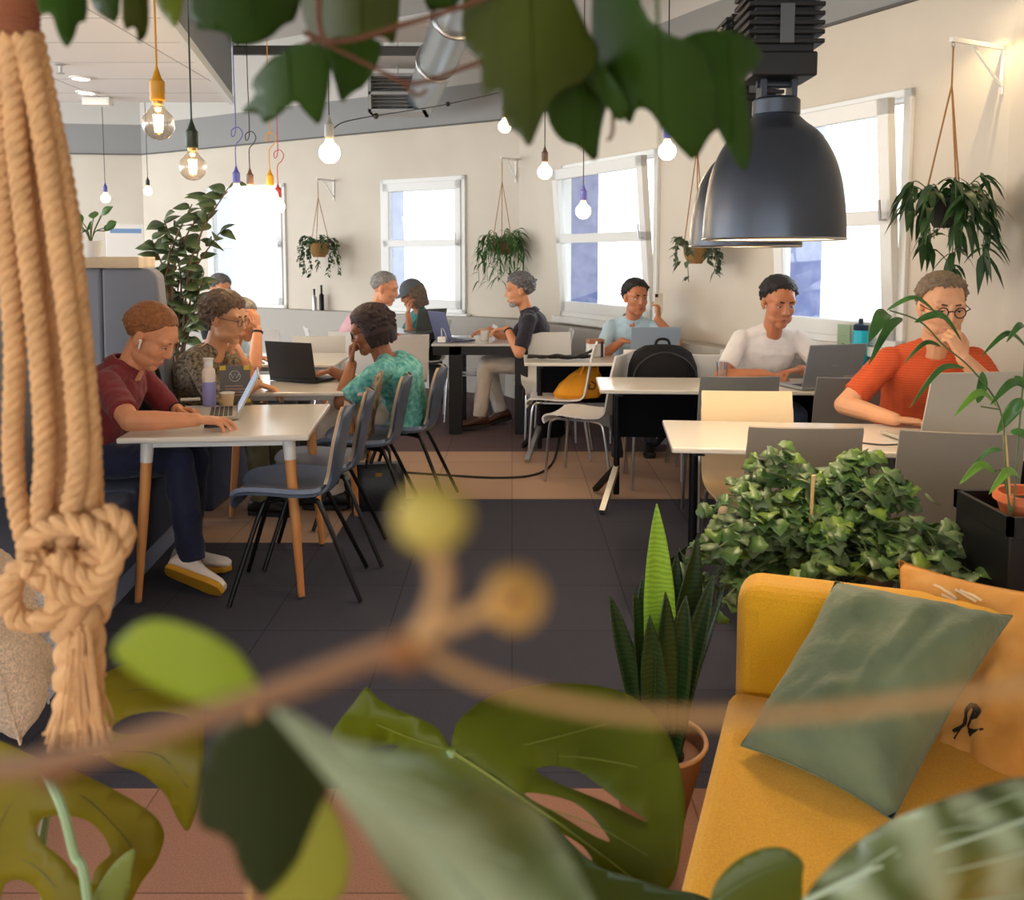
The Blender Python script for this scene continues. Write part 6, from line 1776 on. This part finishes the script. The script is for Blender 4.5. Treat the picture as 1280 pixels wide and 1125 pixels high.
# dark lobed leaves hanging in from the top
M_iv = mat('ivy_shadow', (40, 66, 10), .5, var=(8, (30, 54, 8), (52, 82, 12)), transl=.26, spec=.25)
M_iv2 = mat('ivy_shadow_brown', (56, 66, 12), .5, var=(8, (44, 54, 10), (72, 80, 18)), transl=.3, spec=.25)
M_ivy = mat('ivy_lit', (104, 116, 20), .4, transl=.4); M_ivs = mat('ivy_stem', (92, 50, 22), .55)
YT = .55; o = at(640, 20, YT)
t = thing('hanging_ivy', 'dark lobed ivy leaves on brown stems hanging in from the top edge', 'plant', tuple(o))
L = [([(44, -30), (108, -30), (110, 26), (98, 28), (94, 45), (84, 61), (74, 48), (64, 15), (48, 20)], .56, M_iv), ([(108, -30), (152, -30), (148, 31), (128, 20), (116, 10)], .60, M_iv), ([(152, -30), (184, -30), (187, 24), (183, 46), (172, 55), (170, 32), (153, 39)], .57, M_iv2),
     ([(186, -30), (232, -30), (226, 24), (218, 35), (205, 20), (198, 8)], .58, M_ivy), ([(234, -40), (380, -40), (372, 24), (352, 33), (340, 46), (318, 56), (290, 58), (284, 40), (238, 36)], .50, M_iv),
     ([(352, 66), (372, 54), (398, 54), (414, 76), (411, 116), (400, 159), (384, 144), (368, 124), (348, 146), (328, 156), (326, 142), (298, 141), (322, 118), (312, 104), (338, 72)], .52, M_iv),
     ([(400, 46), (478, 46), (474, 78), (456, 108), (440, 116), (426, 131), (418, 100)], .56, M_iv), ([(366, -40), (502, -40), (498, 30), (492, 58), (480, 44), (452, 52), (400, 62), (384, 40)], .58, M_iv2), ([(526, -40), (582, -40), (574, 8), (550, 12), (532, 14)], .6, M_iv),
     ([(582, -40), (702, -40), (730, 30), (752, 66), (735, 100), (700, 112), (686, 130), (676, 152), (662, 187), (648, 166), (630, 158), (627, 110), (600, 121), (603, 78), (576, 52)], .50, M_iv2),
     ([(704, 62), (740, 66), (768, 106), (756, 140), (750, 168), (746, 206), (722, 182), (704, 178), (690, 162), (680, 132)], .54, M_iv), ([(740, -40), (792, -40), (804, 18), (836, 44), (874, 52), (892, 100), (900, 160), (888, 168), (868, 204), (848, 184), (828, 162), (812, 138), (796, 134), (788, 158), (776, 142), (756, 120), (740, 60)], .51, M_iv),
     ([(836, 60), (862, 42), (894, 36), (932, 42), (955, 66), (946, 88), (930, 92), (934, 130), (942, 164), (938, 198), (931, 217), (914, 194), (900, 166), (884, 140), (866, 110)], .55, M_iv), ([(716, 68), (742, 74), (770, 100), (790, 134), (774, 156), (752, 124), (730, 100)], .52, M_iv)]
for k, (P, Y, m) in enumerate(L):
    xs = [p[0] for p in P]; ys = [p[1] for p in P]
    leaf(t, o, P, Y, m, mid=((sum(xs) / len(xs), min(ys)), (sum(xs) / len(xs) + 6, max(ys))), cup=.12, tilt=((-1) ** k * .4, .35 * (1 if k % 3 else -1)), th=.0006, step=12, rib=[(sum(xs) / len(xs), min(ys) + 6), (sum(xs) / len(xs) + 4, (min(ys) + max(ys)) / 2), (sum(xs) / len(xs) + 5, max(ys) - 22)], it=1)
for pl, r in (([(380, 40), (404, 50), (440, 50), (500, 32), (560, 14), (610, -4), (660, -30)], 3.2), ([(398, 50), (430, 66), (470, 86), (504, 103), (530, 102), (566, 90), (606, 76), (650, 70)], 2.6), ([(504, 103), (512, 114), (524, 119), (534, 112)], 2.0), ([(402, -40), (398, 20), (404, 50)], 4.0), ([(352, 84), (380, 56), (402, 48)], 2.4), ([(660, -40), (690, 20), (720, 66), (760, 110), (766, 160), (760, 176)], 2.2)):
    MB().tube(catmull([at(x, y, YT - .02) - o for x, y in pl], 8), r / F_ * YT, 8).build('stem', M_ivs, t)
# ------------------------------------------------------------------ blurred sprig right before the lens
YB = .115; o = at(520, 800, YB)
M_br = mat('sprig_tan', (170, 128, 78), .7); M_bud = mat('bud_yellow', (168, 148, 64), .7); M_node = mat('sprig_node', (128, 78, 26), .7)
t = thing('flower_sprig', 'tan sprig with two round buds close before the camera', 'sprig', tuple(o))
def sp(pl, r0, r1, dy0=0, dy1=0):
    n = len(pl); pts = catmull([at(x, y, YB + dy0 + (dy1 - dy0) * i / (n - 1)) - o for i, (x, y) in enumerate(pl)], 6); n = len(pts)
    return MB().tube(pts, [(r0 + (r1 - r0) * i / n) / F_ * YB for i in range(n)], 10)
sp([(-60, 975), (0, 962), (70, 952), (180, 922), (330, 870), (430, 832), (500, 806), (540, 788)], 20, 15, .03, 0).build('stem', mat('sprig_brown', (122, 84, 48), .7), t)
sp([(520, 800), (544, 762), (552, 720), (544, 690), (540, 660)], 14, 11).build('stem', M_br, t)
sp([(530, 792), (570, 776), (610, 760), (636, 750)], 13, 10).build('stem', M_br, t)
sp([(524, 808), (570, 836), (640, 862), (760, 888), (900, 896), (1080, 884), (1320, 850)], 10, 9, 0, .02).build('stem', M_br, t)
MB().ell(at(540, 646, YB) - o, (.0050, .0046, .0046)).build('bud', M_bud, t); MB().ell(at(644, 748, YB) - o, (.0040, .0040, .0040)).build('bud', mat('bud_brown', (180, 136, 64), .7), t)
MB().ell(at(506, 814, YB) - o, (.0028, .0024, .0024)).build('node', M_node, t); MB().ell(at(640, 752, YB - .004) - o, (.0016, .0012, .0016)).build('bud_scar', M_node, t)
MB().ell(at(70, 955, YB + .025) - o, (.0040, .0040, .0034)).build('node', mat('node_dark', (96, 48, 14), .7), t)
# blurred leaves of the vine in front
o = at(430, 960, .22)
M_yg = mat('vine_yellow', (150, 164, 36), .5, transl=.4); M_dk = mat('vine_dark', (32, 46, 6), .5, transl=.2); M_sv = mat('vine_silver', (142, 152, 118), .34, wave=(13, (72, 84, 38), 'DIAGONAL', 4), bump=(24, .5, .004)); M_yl = mat('vine_olive', (146, 142, 40), .5, transl=.35)
t = thing('foreground_vine', 'blurred vine leaves, green and silvery, crossing the lower left before the camera', 'plant', tuple(o))
def pot_at(t, o, x, y, h=.26, r=.12):
    MB().lathe([(.001, 0), (r * .75, 0), (r, h), (r * 1.04, h + .02), (r * .94, h + .02), (r * .88, h - .02), (.001, h - .02)], c=V((x, y, 0)) - o, n=24).build('pot', M_terra, t)
    MB().lathe([(.001, h - .03), (r * .9, h - .02), (.001, h)], c=V((x, y, 0)) - o, n=16).build('soil', M_soil, t)
pot_at(t, o, -.12, .42)
MB().tube(catmull([at(322, 872, .205) - o, at(316, 920, .25) - o, at(322, 1040, .27) - o, at(318, 1250, .32) - o, V((-.12, .42, .25)) - o], 8), .0016, 8).build('stem', M_br, t)
leaf(t, o, [(136, 815), (165, 782), (196, 772), (250, 786), (296, 812), (322, 852), (330, 876), (290, 886), (220, 872), (170, 846)], .20, M_yg, cup=.05, th=.0004)
leaf(t, o, [(300, 896), (350, 888), (396, 914), (414, 950), (410, 1000), (386, 1056), (356, 1096), (328, 1126), (302, 1096), (288, 1046), (244, 1034), (248, 970), (268, 916)], .24, M_dk, cup=.08, tilt=(.2, .3), th=.0004)
leaf(t, o, [(352, 1000), (408, 990), (440, 1060), (430, 1130), (340, 1150), (330, 1110)], .25, M_yl, cup=.05, th=.0004)
lo = leaf(t, o, [(336, 886), (366, 890), (420, 924), (480, 934), (520, 936), (566, 968), (610, 984), (664, 1000), (700, 1048), (740, 1120), (760, 1170), (560, 1170), (500, 1120), (456, 1040), (410, 976)], .20, M_sv, mid=((345, 890), (680, 1160)), cup=.06, tilt=(.2, .5), wavy=.5, th=.0004, rib=[(345, 890), (440, 975), (540, 1070), (620, 1160)], ribm=mat('vine_rib', (160, 174, 142), .4), side=[[(420, 960), (500, 975), (560, 1000), (640, 1020)], [(470, 1010), (560, 1040), (650, 1080)], [(450, 990), (480, 1060), (520, 1110)]])
o = at(1150, 1060, .45)
t = thing('silver_leaf_plant', 'large silvery green ribbed leaf blurred in the bottom right corner', 'plant', tuple(o))
leaf(t, o, [(996, 1150), (1010, 1112), (1046, 1072), (1096, 1034), (1150, 1010), (1210, 988), (1290, 966), (1330, 1000), (1330, 1160), (1150, 1190)], .45, M_sv, mid=((1000, 1140), (1330, 1020)), cup=.10, tilt=(.1, .3), wavy=.6, th=.0008, rib=[(1004, 1128), (1090, 1086), (1190, 1056), (1320, 1010)], ribm=mat('vine_rib', (160, 174, 142), .4), side=[[(1060, 1100), (1120, 1060), (1200, 1020), (1280, 990)], [(1080, 1096), (1180, 1090), (1300, 1060)], [(1060, 1110), (1150, 1130), (1280, 1120)], [(1120, 1070), (1180, 1040), (1240, 1030)]])
leaf(t, o, [(884, 1150), (890, 1108), (915, 1078), (950, 1060), (980, 1058), (1006, 1076), (1002, 1100), (1004, 1150)], .60, mat('leaf_olive', (88, 98, 26), .45, transl=.3), mid=((890, 1140), (1000, 1075)), cup=.08, th=.0008, rib=[(892, 1130), (940, 1096), (1000, 1076)])
MB().tube(catmull([at(1006, 1130, .46) - o, at(1000, 1180, .5) - o, at(960, 1400, .6) - o, V((.34, .62, .25)) - o], 6), .003, 8).build('stem', M_stem, t); pot_at(t, o, .34, .62)

t = next(q for q in bpy.data.objects if q.name == 'flower_sprig'); so = t.location.copy()
MB().tube(catmull([at(-60, 975, YB + .03) - so, V((-.14, .15, 1.36)) - so, V((-.26, .18, 1.0)) - so, V((-.34, .2, .25)) - so], 8), .0026, 8).build('stem', mat('sprig_brown', (122, 84, 48), .7), t); pot_at(t, so, -.34, .2)
WORLD = 3.4
EXPO = 0.55
LEFT_FILL = 150
# ------------------------------------------------------------------ light
wd = bpy.data.worlds.new('sky'); scene.world = wd; wd.use_nodes = True
bg = wd.node_tree.nodes['Background']
bg.inputs['Color'].default_value = (.93, .97, 1.0, 1); bg.inputs['Strength'].default_value = WORLD
scene.view_settings.view_transform = 'Standard'
try: scene.view_settings.look = 'None'
except Exception: pass
scene.view_settings.gamma = 1
scene.view_settings.exposure = EXPO
scene.view_settings.use_curve_mapping = False

l = bpy.data.lights.new('left_ceiling_fill', 'AREA'); l.shape = 'RECTANGLE'; l.size = 6; l.size_y = 1.8; l.energy = LEFT_FILL; l.color = (.92, .96, 1)  # added fill light without a fixture, tilted up to brighten the tiled ceiling
lo = bpy.data.objects.new('left_ceiling_fill', l); COL.objects.link(lo); lo.location = (-8.9, 5.0, 1.5)
lo.rotation_euler = V((1, -.1, .35)).to_track_quat('-Z', 'Y').to_euler()
